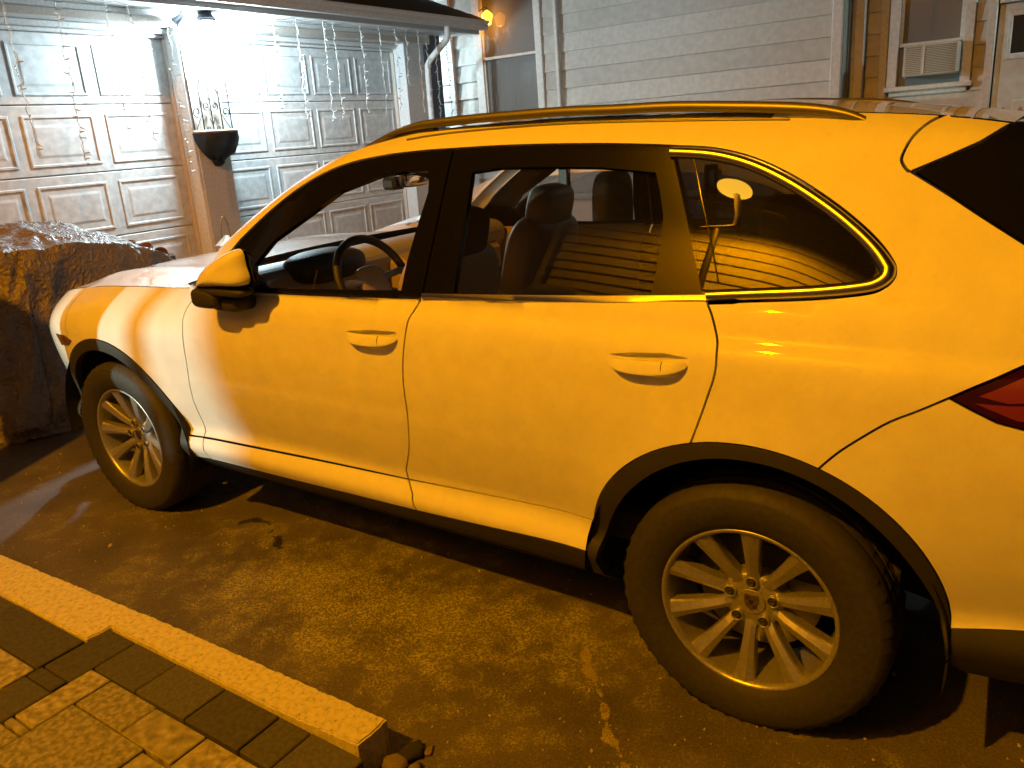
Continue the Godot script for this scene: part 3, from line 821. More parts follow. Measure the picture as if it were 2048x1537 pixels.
		rb.append_array(F.arch_r.slice(F.i_bump + 1))
		rb.append_array([Vector2(0.6226, 0.4677), Vector2(1.0, 0.48), Vector2(1.03, 0.98), Vector2(0.80, 0.965)])
		rb.append_array(rev(F.tail_lo).slice(0, 3))
		mb = MB.new()
		panel(mb, P2(rb), 0.0, st, [], far)
		part(car, "rear_bumper", mb, M.paint)
		var tl: Array = [F.tail_up[0], F.tail_up[1], F.tail_up[2], Vector2(0.66, 1.165), Vector2(0.80, 1.20), Vector2(0.97, 1.21), Vector2(0.97, 0.975), Vector2(0.80, 0.965)]
		tl.append_array(rev(F.tail_lo).slice(0, 3))
		mb = MB.new()
		panel(mb, P2(tl), 0.002, st, [], far, 0.015)
		var lamp := part(car, "tail_light", mb, M.red_deep)
		mb = MB.new()
		panel(mb, P2([Vector2(0.475, 1.045), Vector2(0.56, 1.095), Vector2(0.64, 1.13), Vector2(0.64, 1.05), Vector2(0.53, 1.035)]), 0.0035, 0.02, [], far, 0.0, 0.0)
		panel(mb, P2([Vector2(0.47, 1.03), Vector2(0.53, 1.03), Vector2(0.64, 1.04), Vector2(0.64, 1.0), Vector2(0.55, 1.0)]), 0.0035, 0.02, [], far, 0.0, 0.0)
		part(lamp, "lens", mb, M.red_lens)
		var tg := smooth(F.gate.slice(0, 7), 3)
		tg.append_array(F.wedge)
		tg.append_array([Vector2(0.56, 1.555), Vector2(0.50, 1.577)])
		for i in 6:
			var x := lerpf(0.48, 0.335, i / 5.0)
			tg.append(Vector2(x, roof_h.at(x) - 0.003))
		mb = MB.new()
		panel(mb, P2(tg), 0.002, st, [], far, 0.015, 0.004)
		part(car, "spoiler_end", mb, M.paint)
		var wg: Array = F.wedge.duplicate()
		wg.append_array([Vector2(0.60, 1.53), Vector2(0.74, 1.47), Vector2(0.76, 1.20)])
		wg.append_array(rev(F.gate.slice(6)))
		mb = MB.new()
		panel(mb, P2(wg), -0.004, st, [], far, 0.012, 0.004)
		part(car, "tailgate_glass_side", mb, M.gloss_black)
		# black plastic: arches, sills, rear valance
		var ring: Array = F.arch_r.duplicate()
		ring.append_array([Vector2(0.482, 0.42), Vector2(0.476, 0.395)])
		ring.append_array(rev(F.arch_ri))
		ring.append_array([Vector2(-0.438, 0.32), Vector2(-0.478, 0.32)])
		mb = MB.new()
		panel(mb, P2(ring), 0.006, st, [], far, 0.032, 0.0)
		part(car, "wheel_arch_trim", mb, M.cladding)
		ring = arc_pts(Vector2(-2.895, 0.356), 0.487, -2.0, 178.0, 36)
		ring.append_array(rev(arc_pts(Vector2(-2.895, 0.356), 0.437, -8.0, 182.0, 36)))
		mb = MB.new()
		panel(mb, P2(ring), 0.006, st, [], far, 0.032, 0.0)
		part(car, "wheel_arch_trim", mb, M.cladding)
		mb = MB.new()
		panel(mb, P2([Vector2(-2.415, 0.22), Vector2(-2.4111, 0.3468), F.rock_bot[1], F.rock_bot[2], F.rock_bot[3], Vector2(-0.474, 0.36), Vector2(-0.455, 0.22)]), -0.004, st, [], far, 0.02, 0.001)
		part(car, "sill_trim", mb, M.cladding)
		mb = MB.new()
		panel(mb, P2([Vector2(0.49, 0.345), Vector2(0.478, 0.4566), Vector2(0.6226, 0.4677), Vector2(1.0, 0.48), Vector2(1.0, 0.30), Vector2(0.6, 0.30), Vector2(0.52, 0.315)]), -0.006, st, [], far, 0.02, 0.001)
		part(car, "rear_valance", mb, M.cladding)
		# dark inner shell behind all the gaps
		var shell := [Vector2(-3.80, 0.32), Vector2(-3.80, 0.80), Vector2(-3.3, 0.93), Vector2(-2.4, 1.02), Vector2(-2.0, 1.06), Vector2(-1.0, 1.10), Vector2(0.0, 1.15), Vector2(0.28, 1.24), Vector2(0.32, 1.45), Vector2(0.95, 1.2), Vector2(0.97, 0.32), Vector2(0.46, 0.32)]
		shell.append_array(arc_pts(Vector2(0.008, 0.356), 0.488, 0.0, 180.0, 24))
		shell.append_array([Vector2(-0.47, 0.24), Vector2(-2.42, 0.24)])
		shell.append_array(arc_pts(Vector2(-2.895, 0.356), 0.474, 0.0, 180.0, 24))
		mb = MB.new()
		panel(mb, P2(shell), -0.026, 0.06, [], far, 0.0, 0.0)
		for cx in [0.0, -2.895]:
			var zz := -0.03
			var b := Basis(Vector3.RIGHT, Vector3.UP, Vector3.BACK)
			var o := Vector3(cx, 0.356, (2 * MID - zz) if far else zz)
			var s := 1.0 if far else -1.0
			mb.lathe([Vector2(0.485, 0.0), Vector2(0.47, 0.40 * s), Vector2(0.05, 0.42 * s)], 32, o, b, deg_to_rad(-9), deg_to_rad(184))
		part(car, "inner_shell", mb, M.gap)
		# roof rail: a bar on two feet
		var rail := MB.new()
		var top := []
		for q in F.rail:
			top.append(q)
		var rz := -0.345
		var rp := []
		for q in smooth(top, 3):
			rp.append(q)
		var first := -1
		for i in rp.size():
			var q: Vector2 = rp[i]
			var e := minf(1.0, minf(i, rp.size() - 1 - i) / 9.0)
			var hgt := 0.010 + 0.018 * sqrt(e)
			var wid := 0.012 + 0.015 * sqrt(e)
			var ring2 := [Vector2(wid, -hgt), Vector2(wid * 1.05, -hgt * 0.5), Vector2(wid * 0.7, -0.005), Vector2(0.0, 0.0), Vector2(-wid, -0.006), Vector2(-wid, -hgt)]
			var nrm := [Vector2(0.7, -0.7), Vector2(1, 0.1), Vector2(0.75, 0.66), Vector2(0.1, 1.0), Vector2(-0.8, 0.6), Vector2(-0.7, -0.7)]
			for j in 6:
				var z: float = rz + ring2[j].x
				var nn := Vector3(0, nrm[j].y, nrm[j].x).normalized()
				if far:
					nn.z = -nn.z
				rail.vert(Vector3(q.x, q.y + ring2[j].y, (2 * MID - z) if far else z), nn)
			if i > 0:
				for j in 6:
					var a := (i - 1) * 6 + j
					var b2 := (i - 1) * 6 + (j + 1) % 6
					rail.quad(a, b2, b2 + 6, a + 6)
		var rail_o := part(car, "roof_rail", rail, M.rail)
		for ft in [[-1.44, -1.17, 1.0], [-0.055, 0.135, -1.0]]:
			var foot := MB.new()
			var f0: float = ft[0]
			var f1: float = ft[1]
			var ol := []
			for i in 9:
				var x := lerpf(f0, f1, i / 8.0)
				ol.append(Vector2(x, rail_y(x) - 0.018))
			var lower := []
			for i in 9:
				var x := lerpf(f1 + (0.02 if ft[2] > 0 else 0.0), f0 - (0.0 if ft[2] > 0 else 0.02), i / 8.0)
				lower.append(Vector2(x, roof_h.at(x) - 0.035))
			ol.append_array(lower)
			foot.prism(P2(ol), 0.03, Transform3D(Basis.IDENTITY, Vector3(0, 0, rz + 0.016 if not far else 2 * MID - rz + 0.016)))
			part(rail_o, "rail_foot", foot, M.paint if ft[2] < 0 else M.rail)
		# channel strip under the rail
		var ch := MB.new()
		var cp := []
		for i in 20:
			var x := lerpf(-1.25, -0.02, i / 19.0)
			var y := roof_h.at(x) - 0.022
			var pz := side_z(x, y) + 0.002
			cp.append(Vector3(x, y, (2 * MID - pz) if far else pz))
		ch.tube(cp, 0.004, 6)
		part(rail_o, "drip_channel", ch, M.rail)
	# hood, roof, windscreen, nose and tail between the sides
	var hood := MB.new()
	hood.grid(40, 40, func(s: float, t: float) -> Vector3:
		var w := 2.0 * t - 1.0
		var x0 := -3.74 + 0.10 * w * w * w * w
		var x := lerpf(x0, -2.30 - 0.16 * (1 - w * w), s)
		var ze := side_z(x, crest.at(x)) + 0.004
		var y := crest.at(x) + 0.048 * (1.0 - pow(absf(w), 2.6)) * clampf((x + 3.8) / 0.5, 0.0, 1.0) + 0.012 * exp(-pow((absf(w) - 0.72) / 0.10, 2.0))
		return Vector3(x, y, MID + (ze - MID) * w), Vector3.UP)
	part(car, "hood", hood, M.paint)
	var roof := MB.new()
	for inner in [0.0, 0.045]:
		roof = MB.new()
		roof.grid(40, 24, func(s: float, t: float) -> Vector3:
			var w := 2.0 * t - 1.0
			var x := lerpf(-1.47 - 0.13 * (1 - w * w), 0.46, s)
			var ze := roof_z.at(x) - (0.06 if inner > 0 else 0.0)
			return Vector3(x, roof_h.at(x) - 0.004 - inner + 0.028 * (1.0 - w * w) * clampf((0.5 - x) / 0.7, 0.0, 1.0), MID + (ze - MID) * w), Vector3.UP)
		part(car, "roof" if inner == 0.0 else "headliner", roof, M.paint if inner == 0.0 else M.headliner)
	var ws := MB.new()
	ws.grid(24, 24, func(s: float, t: float) -> Vector3:
		var w := 2.0 * s - 1.0
		var x := lerpf(-2.29, -1.47, t)
		var ze := roof_z.at(x) - 0.006
		return Vector3(x - 0.13 * (1 - w * w), roof_h.at(x) - 0.008, MID + (ze - MID) * w), Vector3(-1, 1, 0))
	part(car, "windscreen", ws, M.windscreen)
	var wf := MB.new()
	for k in [[0.0, 0.07], [0.955, 1.0]]:
		wf.grid(24, 3, func(s: float, t: float) -> Vector3:
			var w := 2.0 * s - 1.0
			var x := lerpf(-2.29, -1.47, lerpf(k[0], k[1], t))
			var ze := roof_z.at(x) - 0.012
			return Vector3(x - 0.13 * (1 - w * w) + 0.006, roof_h.at(x) - 0.012, MID + (ze - MID) * w), Vector3(-1, 1, 0))
	part(car, "windscreen_border", wf, M.gap)
	var cowl := MB.new()
	cowl.grid(24, 4, func(s: float, t: float) -> Vector3:
		var w := 2.0 * s - 1.0
		var x := lerpf(-2.34, -2.24, t) - 0.14 * (1 - w * w)
		var ze := roof_z.at(-2.29) - 0.0
		return Vector3(x, 1.105 + 0.012 * (1 - w * w) - 0.02 * sin(t * PI), MID + (ze - MID) * w), Vector3.UP)
	part(car, "wiper_cowl", cowl, M.dash_dark)
	var nose := MB.new()
	nose.box(Vector3(-3.80, 0.57, MID), Vector3(0.13, 0.52, 0.44), 0.02)
	part(car, "grille", nose, M.cladding)
	for s in [1.0, -1.0]:
		var hl := MB.new()
		hl.blob(Vector3(-3.66, 0.84, MID + 0.60 * s), Vector3(0.20, 0.16, 0.30), 0.7)
		part(car, "headlight", hl, pane(lin(0.05, 0.05, 0.05), 0.4))
	var tail := MB.new()
	tail.grid(4, 24, func(s: float, t: float) -> Vector3:
		var y := lerpf(0.30, 1.40, t)
		var x := 0.985 if y < 1.15 else 0.985 - (y - 1.15) * 1.0
		var z := side_z(minf(x, 0.98), y)
		return Vector3(x, y, lerpf(z, 2 * MID - z, s)), Vector3.RIGHT)
	var gate := part(car, "tailgate", tail, M.paint)
	var rw := MB.new()
	rw.grid(8, 12, func(s: float, t: float) -> Vector3:
		var y := lerpf(1.20, 1.56, t)
		var x := lerpf(0.98, 0.56, t)
		var z := side_z(0.6, y) - 0.05
		return Vector3(x + 0.01, y, lerpf(z, 2 * MID - z, s)), Vector3.RIGHT)
	part(gate, "rear_window", rw, M.tint_dark)
	var sp := MB.new()
	sp.grid(16, 8, func(s: float, t: float) -> Vector3:
		var w := 2.0 * s - 1.0
		var x := lerpf(0.46, 0.68, t)
		return Vector3(x + 0.03 * (1 - w * w), lerpf(roof_h.at(0.46) - 0.002, 1.552, t), MID + (roof_z.at(0.5) + 0.01 - MID) * w), Vector3.UP)
	part(gate, "spoiler", sp, M.paint)
	var under := MB.new()
	under.box(Vector3(-1.45, 0.31, MID), Vector3(1.95, 0.14, 1.62), 0.03)
	under.box(Vector3(-1.45, 0.33, MID), Vector3(4.5, 0.12, 0.95), 0.03)
	under.box(Vector3(-3.62, 0.33, MID), Vector3(0.4, 0.10, 1.2), 0.03)
	under.box(Vector3(0.74, 0.36, MID), Vector3(0.46, 0.14, 1.2), 0.03)
	under.box(Vector3(0.55, 0.46, MID), Vector3(0.03, 0.26, 1.62), 0.005)
	under.box(Vector3(0.50, 0.40, MID), Vector3(0.02, 0.34, 1.24), 0.005)
	under.box(Vector3(0.76, 0.42, MID), Vector3(0.44, 0.16, 1.45), 0.06)
	part(car, "underbody", under, M.gap)
	# wheels
	wheel(car, Vector3(0, 0.355, -0.145), 0.0, false)
	wheel(car, Vector3(-2.895, 0.355, -0.145), 0.26, false, 0.0155)
	wheel(car, Vector3(0, 0.355, 2 * MID + 0.145), 0.1, true)
	wheel(car, Vector3(-2.895, 0.355, 2 * MID + 0.145), 0.4, true, 0.0155)
	suv_details(car)

func rail_y(x: float) -> float:
	var r: Array = F.rail
	for i in r.size() - 1:
		if x <= r[i + 1].x:
			return lerpf(r[i].y, r[i + 1].y, clampf((x - r[i].x) / (r[i + 1].x - r[i].x), 0, 1))
	return r[-1].y

func handle(door: Node3D, outline: Array) -> void:
	var h := Node3D.new()
	h.name = "door_handle"
	door.add_child(h, true)
	h.global_transform = Transform3D.IDENTITY
	var lo := Vector2(9, 9)
	var hi := Vector2(-9, -9)
	for q in outline:
		lo = lo.min(q)
		hi = hi.max(q)
	var c := (lo + hi) / 2.0
	var slope: float = (outline[3].y - outline[0].y) / (outline[3].x - outline[0].x)
	var ol := dense(P2(outline), 0.008)
	var m := ol.size()
	# the scoop pressed into the door
	var sc := MB.new()
	sc.grid(m, 10, func(s: float, t: float) -> Vector3:
		var q: Vector2 = ol[int(round(s * m)) % m]
		var p := c.lerp(q, t)
		return Vector3(p.x, p.y, side_z(p.x, p.y) - 0.001 - 0.019 * (1.0 - pow(t, 3.0))), Vector3.BACK, 0.012)
	part(h, "scoop", sc, M.paint)
	# the grip bridging it
	var g := MB.new()
	var hw := (hi.x - lo.x) / 2.0 - 0.001
	g.grid(36, 24, func(s: float, t: float) -> Vector3:
		var u := 2.0 * s - 1.0
		var a := TAU * t
		var end := pow(maxf(0.0, 1.0 - pow(absf(u), 6.0)), 0.5)
		var px := c.x + hw * u
		var yy := hi.y - 0.0240 + slope * (px - hi.x) * 0.9 - 0.006 * (1.0 - u * u)
		var hh := (0.0115 + 0.0065 * (1.0 - u * u)) * end + 0.0006
		var oz := 0.0255 * (1.0 - pow(absf(u), 4.0))
		var th := 0.0070 * end + 0.0006
		var cc := signf(cos(a)) * pow(absf(cos(a)), 0.6)
		var qq := signf(sin(a)) * pow(absf(sin(a)), 0.6)
		var py := yy + qq * hh
		return Vector3(px, py, side_z(px, yy) + oz + cc * th - 0.0055 * qq), Vector3.BACK)
	part(h, "grip", g, M.paint)
	var seam := MB.new()
	var sx := c.x + hw * 0.46
	var pts := []
	for i in 9:
		var a := lerpf(-1.2, 1.2, i / 8.0)
		var yy := hi.y - 0.0225 + slope * (sx - hi.x) * 0.9 - 0.005
		var py := yy + signf(sin(a)) * pow(absf(sin(a)), 0.6) * 0.0165
		pts.append(Vector3(sx, py, side_z(sx, yy) + 0.0245 + pow(absf(cos(a)), 0.6) * 0.0072 - 0.0055 * sin(a)))
	seam.tube(pts, 0.0011, 5)
	part(h, "key_cap_seam", seam, M.gap)

func suv_details(car: Node3D) -> void:
	handle(car.get_node("front_door"), F.handle_f)
	handle(car.get_node("rear_door"), F.handle_r)
	# folded door mirror
	for far in [false, true]:
		var mir := Node3D.new()
		mir.name = "door_mirror"
		car.add_child(mir, true)
		mir.global_transform = Transform3D.IDENTITY
		var flip := func(p: Vector3) -> Vector3:
			return Vector3(p.x, p.y, 2 * MID - p.z) if far else p
		var ol := smooth(F.mirror + [F.mirror[0]], 4)
		ol.pop_back()
		var cen := Vector2(-1.862, 1.193)
		var cap := MB.new()
		cap.grid(ol.size(), 10, func(s: float, t: float) -> Vector3:
			var q: Vector2 = ol[int(round(s * ol.size())) % ol.size()]
			var e := 1.0 - t
			var p := cen.lerp(q, pow(e, 0.75))
			return flip.call(Vector3(p.x, p.y, 0.050 + 0.062 * sqrt(maxf(0.0, 1.0 - e * e)))), Vector3(0, 0, -1) if far else Vector3(0, 0, 1), 0.0301)
		part(mir, "mirror_cap", cap, M.paint)
		var back := MB.new()
		back.grid(ol.size(), 6, func(s: float, t: float) -> Vector3:
			var q: Vector2 = ol[int(round(s * ol.size())) % ol.size()]
			var e := 1.0 - t
			var p := cen.lerp(q + (q - cen) * 0.05 + Vector2(0.006, -0.006), pow(e, 0.6))
			return flip.call(Vector3(p.x, p.y, 0.049 - 0.045 * pow(maxf(0.0, 1.0 - e * e), 0.4))), Vector3(0, 0, 1) if far else Vector3(0, 0, -1), 0.0301)
		part(mir, "mirror_shell", back, M.gloss_black)
		var base := MB.new()
		base.blob(flip.call(Vector3(-1.965, 1.108, 0.045)), Vector3(0.145, 0.075, 0.095), 0.55)
		base.blob(flip.call(Vector3(-1.90, 1.085, 0.0)), Vector3(0.17, 0.06, 0.11), 0.55)
		base.blob(flip.call(Vector3(-1.88, 1.138, 0.045)), Vector3(0.27, 0.030, 0.085), 0.5)
		part(mir, "mirror_foot", base, M.cladding)
	# inside
	var dash := MB.new()
	var prof := [Vector2(-2.36, 1.07), Vector2(-2.25, 1.115), Vector2(-2.10, 1.155), Vector2(-1.98, 1.165), Vector2(-1.91, 1.145), Vector2(-1.89, 1.09), Vector2(-1.93, 0.98), Vector2(-2.0, 0.72), Vector2(-2.36, 0.72)]
	dash.prism(P2(smooth(prof, 3)), 1.62, Transform3D(Basis.IDENTITY, Vector3(0, 0, -0.16)))
	var dash_o := part(car, "dashboard", dash, M.dash_top)
	var bin := MB.new()
	bin.blob(Vector3(-1.90, 1.140, -0.47), Vector3(0.22, 0.13, 0.38), 0.75)
	part(dash_o, "instrument_hood", bin, M.dash_dark)
	var console := MB.new()
	console.box(Vector3(-1.72, 0.90, MID), Vector3(0.52, 0.26, 0.24), 0.03, Basis(Vector3(0, 0, 1), -0.45))
	part(dash_o, "centre_console", console, M.beige)
	var low_d := MB.new()
	low_d.box(Vector3(-1.93, 0.98, -1.42), Vector3(0.12, 0.16, 0.62), 0.03)
	part(dash_o, "glove_box", low_d, M.beige)
	var wax := Vector3(0.90, 0.43, 0).normalized()
	var wb := Basis(Vector3(0, 0, -1), wax.cross(Vector3(0, 0, -1)), wax)
	var sw := MB.new()
	var ringp := []
	for i in 13:
		var a := TAU * i / 12
		ringp.append(Vector2(0.182 + 0.0165 * cos(a), 0.0165 * sin(a)))
	sw.lathe(ringp, 48, Vector3(-1.63, 1.085, -0.47), wb)
	var sw_o := part(car, "steering_wheel", sw, M.dash_dark)
	var sh := MB.new()
	sh.blob(Vector3(-1.645, 1.075, -0.47), Vector3(0.16, 0.15, 0.05), 0.6, wb)
	part(sw_o, "airbag_cover", sh, M.beige)
	var ss := MB.new()
	for a in [0.12, PI - 0.12, -PI / 2 - 0.35, -PI / 2 + 0.35]:
		ss.tube([Vector3(-1.645, 1.085, -0.47) + wb * Vector3(cos(a), sin(a), 0) * 0.05, Vector3(-1.63, 1.085, -0.47) + wb * Vector3(cos(a), sin(a), 0) * 0.182], 0.015, 8)
	part(sw_o, "wheel_spokes", ss, M.alloy)
	# rear-view mirror with its sensor box
	var rv := MB.new()
	rv.blob(Vector3(-1.80, 1.445, MID), Vector3(0.045, 0.075, 0.26), 0.6, Basis(Vector3.UP, 0.20))
	var rv_o := part(car, "rear_view_mirror", rv, M.dash_dark)
	var rg := MB.new()
	rg.blob(Vector3(-1.782, 1.445, MID + 0.002), Vector3(0.02, 0.062, 0.242), 0.5, Basis(Vector3.UP, 0.20))
	part(rv_o, "mirror_glass", rg, M.mirror_glass)
	var rs := MB.new()
	rs.box(Vector3(-1.90, 1.425, MID + 0.03), Vector3(0.08, 0.055, 0.09), 0.015)
	rs.tube([Vector3(-1.82, 1.45, MID), Vector3(-1.90, 1.50, MID)], 0.014, 8)
	part(rv_o, "mirror_stalk", rs, M.dash_dark)
	for z in [-0.50, -1.40]:
		var back := -0.22 if z > -1.0 else -0.36
		var seat := Node3D.new()
		seat.name = "front_seat"
		car.add_child(seat, true)
		seat.global_transform = Transform3D.IDENTITY
		var lean := Basis(Vector3(0, 0, 1), -0.24)
		var sb := MB.new()
		sb.blob(Vector3(back - 1.10, 0.92, z), Vector3(0.17, 0.66, 0.50), 0.45, lean)
		part(seat, "backrest", sb, M.beige)
		var hr := MB.new()
		hr.blob(Vector3(back - 1.01, 1.275, z), Vector3(0.13, 0.20, 0.30), 0.55, lean)
		part(seat, "headrest", hr, M.fabric_dark if z > -1.0 else M.beige)
		var sc := MB.new()
		sc.blob(Vector3(back - 1.40, 0.66, z), Vector3(0.55, 0.20, 0.52), 0.45)
		part(seat, "cushion", sc, M.beige)
	var bench := MB.new()
	bench.blob(Vector3(-0.20, 0.98, MID), Vector3(0.20, 0.68, 1.36), 0.35, Basis(Vector3(0, 0, 1), -0.3))
	bench.blob(Vector3(-0.50, 0.70, MID), Vector3(0.55, 0.20, 1.36), 0.35)
	for z in [-0.55, -1.39]:
		bench.blob(Vector3(-0.08, 1.33, z), Vector3(0.10, 0.15, 0.25), 0.5)
	part(car, "rear_seat", bench, M.beige)
	for far in [false, true]:
		var trim := MB.new()
		for q in [[-2.05, -1.09], [-1.0, -0.17]]:
			trim.grid(10, 6, func(s: float, t: float) -> Vector3:
				var x := lerpf(q[0], q[1], s)
				var y := lerpf(0.55 if q[0] < -1.5 else 0.90, belt.at(x) + 0.012, t)
				var z := plan.at(x) - 0.125 - 0.045 * sin(PI * clampf(t * 1.0, 0, 1)) + 0.03 * pow(t, 8.0)
				return Vector3(x, y, 2 * MID - z if far else z), Vector3(0, 0, 1) if far else Vector3(0, 0, -1))
		part(car, "door_lining", trim, M.beige)
	var cab := MB.new()
	cab.box(Vector3(-1.0, 0.46, MID), Vector3(2.7, 0.12, 1.62), 0.02)
	cab.box(Vector3(0.42, 0.98, MID), Vector3(0.9, 0.10, 1.5), 0.02)
	part(car, "cabin_floor", cab, M.fabric_dark)

# ---- surroundings -------------------------------------------------------
var rng := RandomNumberGenerator.new()

func driveway_image() -> ImageTexture:
	var w := 1664
	var h := 512
	var mk := func(fr: float, sd: int, kind: int, oct: int) -> PackedByteArray:
		var f := FastNoiseLite.new()
		f.noise_type = kind
		f.frequency = fr
		f.seed = sd
		f.fractal_octaves = oct
		return f.get_image(w, h, false, false, true).get_data()
	var fine: PackedByteArray = mk.call(0.33, 1, FastNoiseLite.TYPE_SIMPLEX, 2)
	var grit: PackedByteArray = mk.call(0.55, 8, FastNoiseLite.TYPE_VALUE, 1)
	var big: PackedByteArray = mk.call(0.006, 2, FastNoiseLite.TYPE_SIMPLEX, 4)
	var mid: PackedByteArray = mk.call(0.022, 4, FastNoiseLite.TYPE_SIMPLEX, 5)
	var data := PackedByteArray()
	data.resize(w * h * 3)
	var kx := 5.2 / w
	var kz := 1.6 / h
	# old crack patched with pale filler, and an oil stain
	var crack := [Vector2(-0.545, -0.14), Vector2(-0.515, -0.06), Vector2(-0.40, 0.055), Vector2(-0.335, 0.14), Vector2(-0.29, 0.20), Vector2(-0.235, 0.25), Vector2(-0.15, 0.34)]
	var stain := [Vector2(-2.335, -0.165), Vector2(-2.29, -0.215), Vector2(-2.225, -0.225), Vector2(-2.14, -0.185), Vector2(-2.13, -0.155), Vector2(-2.05, -0.135), Vector2(-2.01, -0.10), Vector2(-1.96, -0.085)]
	for j in h:
		var z := -0.8 + (j + 0.5) * kz
		for i in w:
			var x := -4.4 + (i + 0.5) * kx
			var o := j * w + i
			var f := fine[o] / 255.0
			var g := grit[o] / 255.0
			var b := big[o] / 255.0
			var m := mid[o] / 255.0
			# asphalt: dark binder, paler stones
			var a := 0.048 + 0.080 * f + 0.05 * (b - 0.5) + (0.035 if g > 0.80 else 0.0)
			# yellowish lichen and pollen settled on it in patches
			var dx := (x + 1.35) / 0.85
			var dz := (z - 0.02) / 0.34
			var blot := 1.25 * exp(-(dx * dx + dz * dz)) + 0.45 * exp(-(pow((x + 0.78) / 0.25, 2.0) + pow((z + 0.2) / 0.1, 2.0))) + 0.35 * exp(-(pow((x + 1.6) / 0.5, 2.0) + pow((z - 0.30) / 0.12, 2.0))) + 0.16
			var cover := clampf(blot * 0.95 + (m - 0.5) * 1.1 + (b - 0.5) * 0.8 - 0.38, 0.0, 1.0)
			cover *= 0.08 + 0.92 * smoothstep(0.40, 0.66, f * 0.5 + g * 0.5)
			var r := a * 1.10
			var gg := a * 0.98
			var bb := a * 0.86
			r = lerpf(r, 0.40, cover * 0.9)
			gg = lerpf(gg, 0.39, cover * 0.9)
			bb = lerpf(bb, 0.12, cover * 0.9)
			data[o * 3] = int(255.0 * pow(clampf(r, 0, 1), 1 / 2.2))
			data[o * 3 + 1] = int(255.0 * pow(clampf(gg, 0, 1), 1 / 2.2))
			data[o * 3 + 2] = int(255.0 * pow(clampf(bb, 0, 1), 1 / 2.2))
	for line in [[crack, 0.011, Color(0.62, 0.58, 0.33)], [stain, 0.015, Color(0.10, 0.095, 0.09)]]:
		var pts: Array = line[0]
		var wd: float = line[1]
		for s in pts.size() - 1:
			var a: Vector2 = pts[s]
			var c: Vector2 = pts[s + 1]
			var lo := a.min(c) - Vector2.ONE * 0.04
			var hi := a.max(c) + Vector2.ONE * 0.04
			for j in range(int((lo.y + 0.8) / kz), int((hi.y + 0.8) / kz)):
				for i in range(int((lo.x + 4.4) / kx), int((hi.x + 4.4) / kx)):
					var o := j * w + i
					var q := Vector2(-4.4 + i * kx, -0.8 + j * kz)
					var d := q.distance_to(Geometry2D.get_closest_point_to_segment(q, a, c)) + (mid[o] / 255.0 - 0.5) * 0.05
					var want: float = wd * (0.5 + mid[(o * 7) % (w * h)] / 255.0 * 0.2 + 0.5 * sin(s * 2.1) * 0.4)
					if d < want and fine[o] > 70:
						var cc: Color = line[2]
						var k := 0.75
						data[o * 3] = int(lerpf(data[o * 3], cc.r * 255, k))
						data[o * 3 + 1] = int(lerpf(data[o * 3 + 1], cc.g * 255, k))
						data[o * 3 + 2] = int(lerpf(data[o * 3 + 2], cc.b * 255, k))
	return ImageTexture.create_from_image(Image.create_from_data(w, h, false, Image.FORMAT_RGB8, data))

func ground() -> void:
	var far_m := grain(mat(lin(0.05, 0.047, 0.043), 0.9), 0.05, 51, 0.6, 1.0, 0.7)
	var g := MB.new()
	g.face([Vector3(-150, -0.03, -150), Vector3(150, -0.03, -150), Vector3(150, -0.03, 150), Vector3(-150, -0.03, 150)], Vector3.UP)
	setting("ground", g, far_m)
	var m := mat(Color.WHITE, 0.6)
	m.albedo_texture = driveway_image()
	m.heightmap_enabled = true
	m.heightmap_texture = m.albedo_texture
	m.heightmap_scale = 0.45
	m.metallic_specular = 0.4
	var d := MB.new()
	# gentle unevenness; the last metre before the garage climbs as an apron
	var nz := FastNoiseLite.new()
	nz.seed = 12
	nz.frequency = 0.7
	var n := 110
	for j in 61:
		for i in n + 1:
			var x := lerpf(-6.3, 3.6, float(i) / n)
			var z := lerpf(-6.9, 3.0, j / 60.0)
			var y := 0.40 * smoothstep(-4.7, -6.0, x)
			d.vert(Vector3(x, y, z), Vector3(-(0.40 * (smoothstep(-4.7, -6.0, x + 0.01) - smoothstep(-4.7, -6.0, x - 0.01)) / 0.02), 1, 0).normalized(), Vector2((x + 4.4) / 5.2, (z + 0.8) / 1.6))
	for j in 60:
		for i in n:
			var a := j * (n + 1) + i
			d.quad(a, a + 1, a + n + 2, a + n + 1)
	setting("driveway", d, m)
	# loose bits of grit and leaf crumbs
	rng.seed = 77
	var gm := MB.new()
	for k in 620:
		var p := Vector3(rng.randf_range(-4.1, 0.7), 0.0015, rng.randf_range(-0.5, 0.58))
		if k % 3 == 0:
			p = Vector3(rng.randf_range(-1.6, 0.4), 0.0015, rng.randf_range(-0.1, 0.6))
		if p.z > 0.52 and p.x < -0.8:
			continue
		var s := 0.0020 + 0.0036 * pow(rng.randf(), 2.5)
		if rng.randf() < 0.025:
			s *= 2.4
		var b := Basis.from_euler(Vector3(rng.randf() * 6, rng.randf() * 6, rng.randf() * 6)) * Basis.from_scale(Vector3(1.0, 0.6, 0.8 + rng.randf()))
		gm.blob(p, Vector3.ONE * s * 2.0, 0.8, b, 6, 4)
	var grit := part(self, "grit", gm, grain(mat(lin(0.80, 0.76, 0.66), 0.6), 0.3, 17, 0.35, 1.0, 9.0))
	grit.set_meta("kind", "stuff")
	tag(grit, "pale crumbs of grit scattered over the asphalt driveway", "grit")

func jag(poly: Array, step: float, amp: float) -> PackedVector2Array:
	var d := dense(P2(poly), step)
	for i in d.size():
		d[i] += Vector2(rng.randf_range(-amp, amp), rng.randf_range(-amp, amp))
	return d

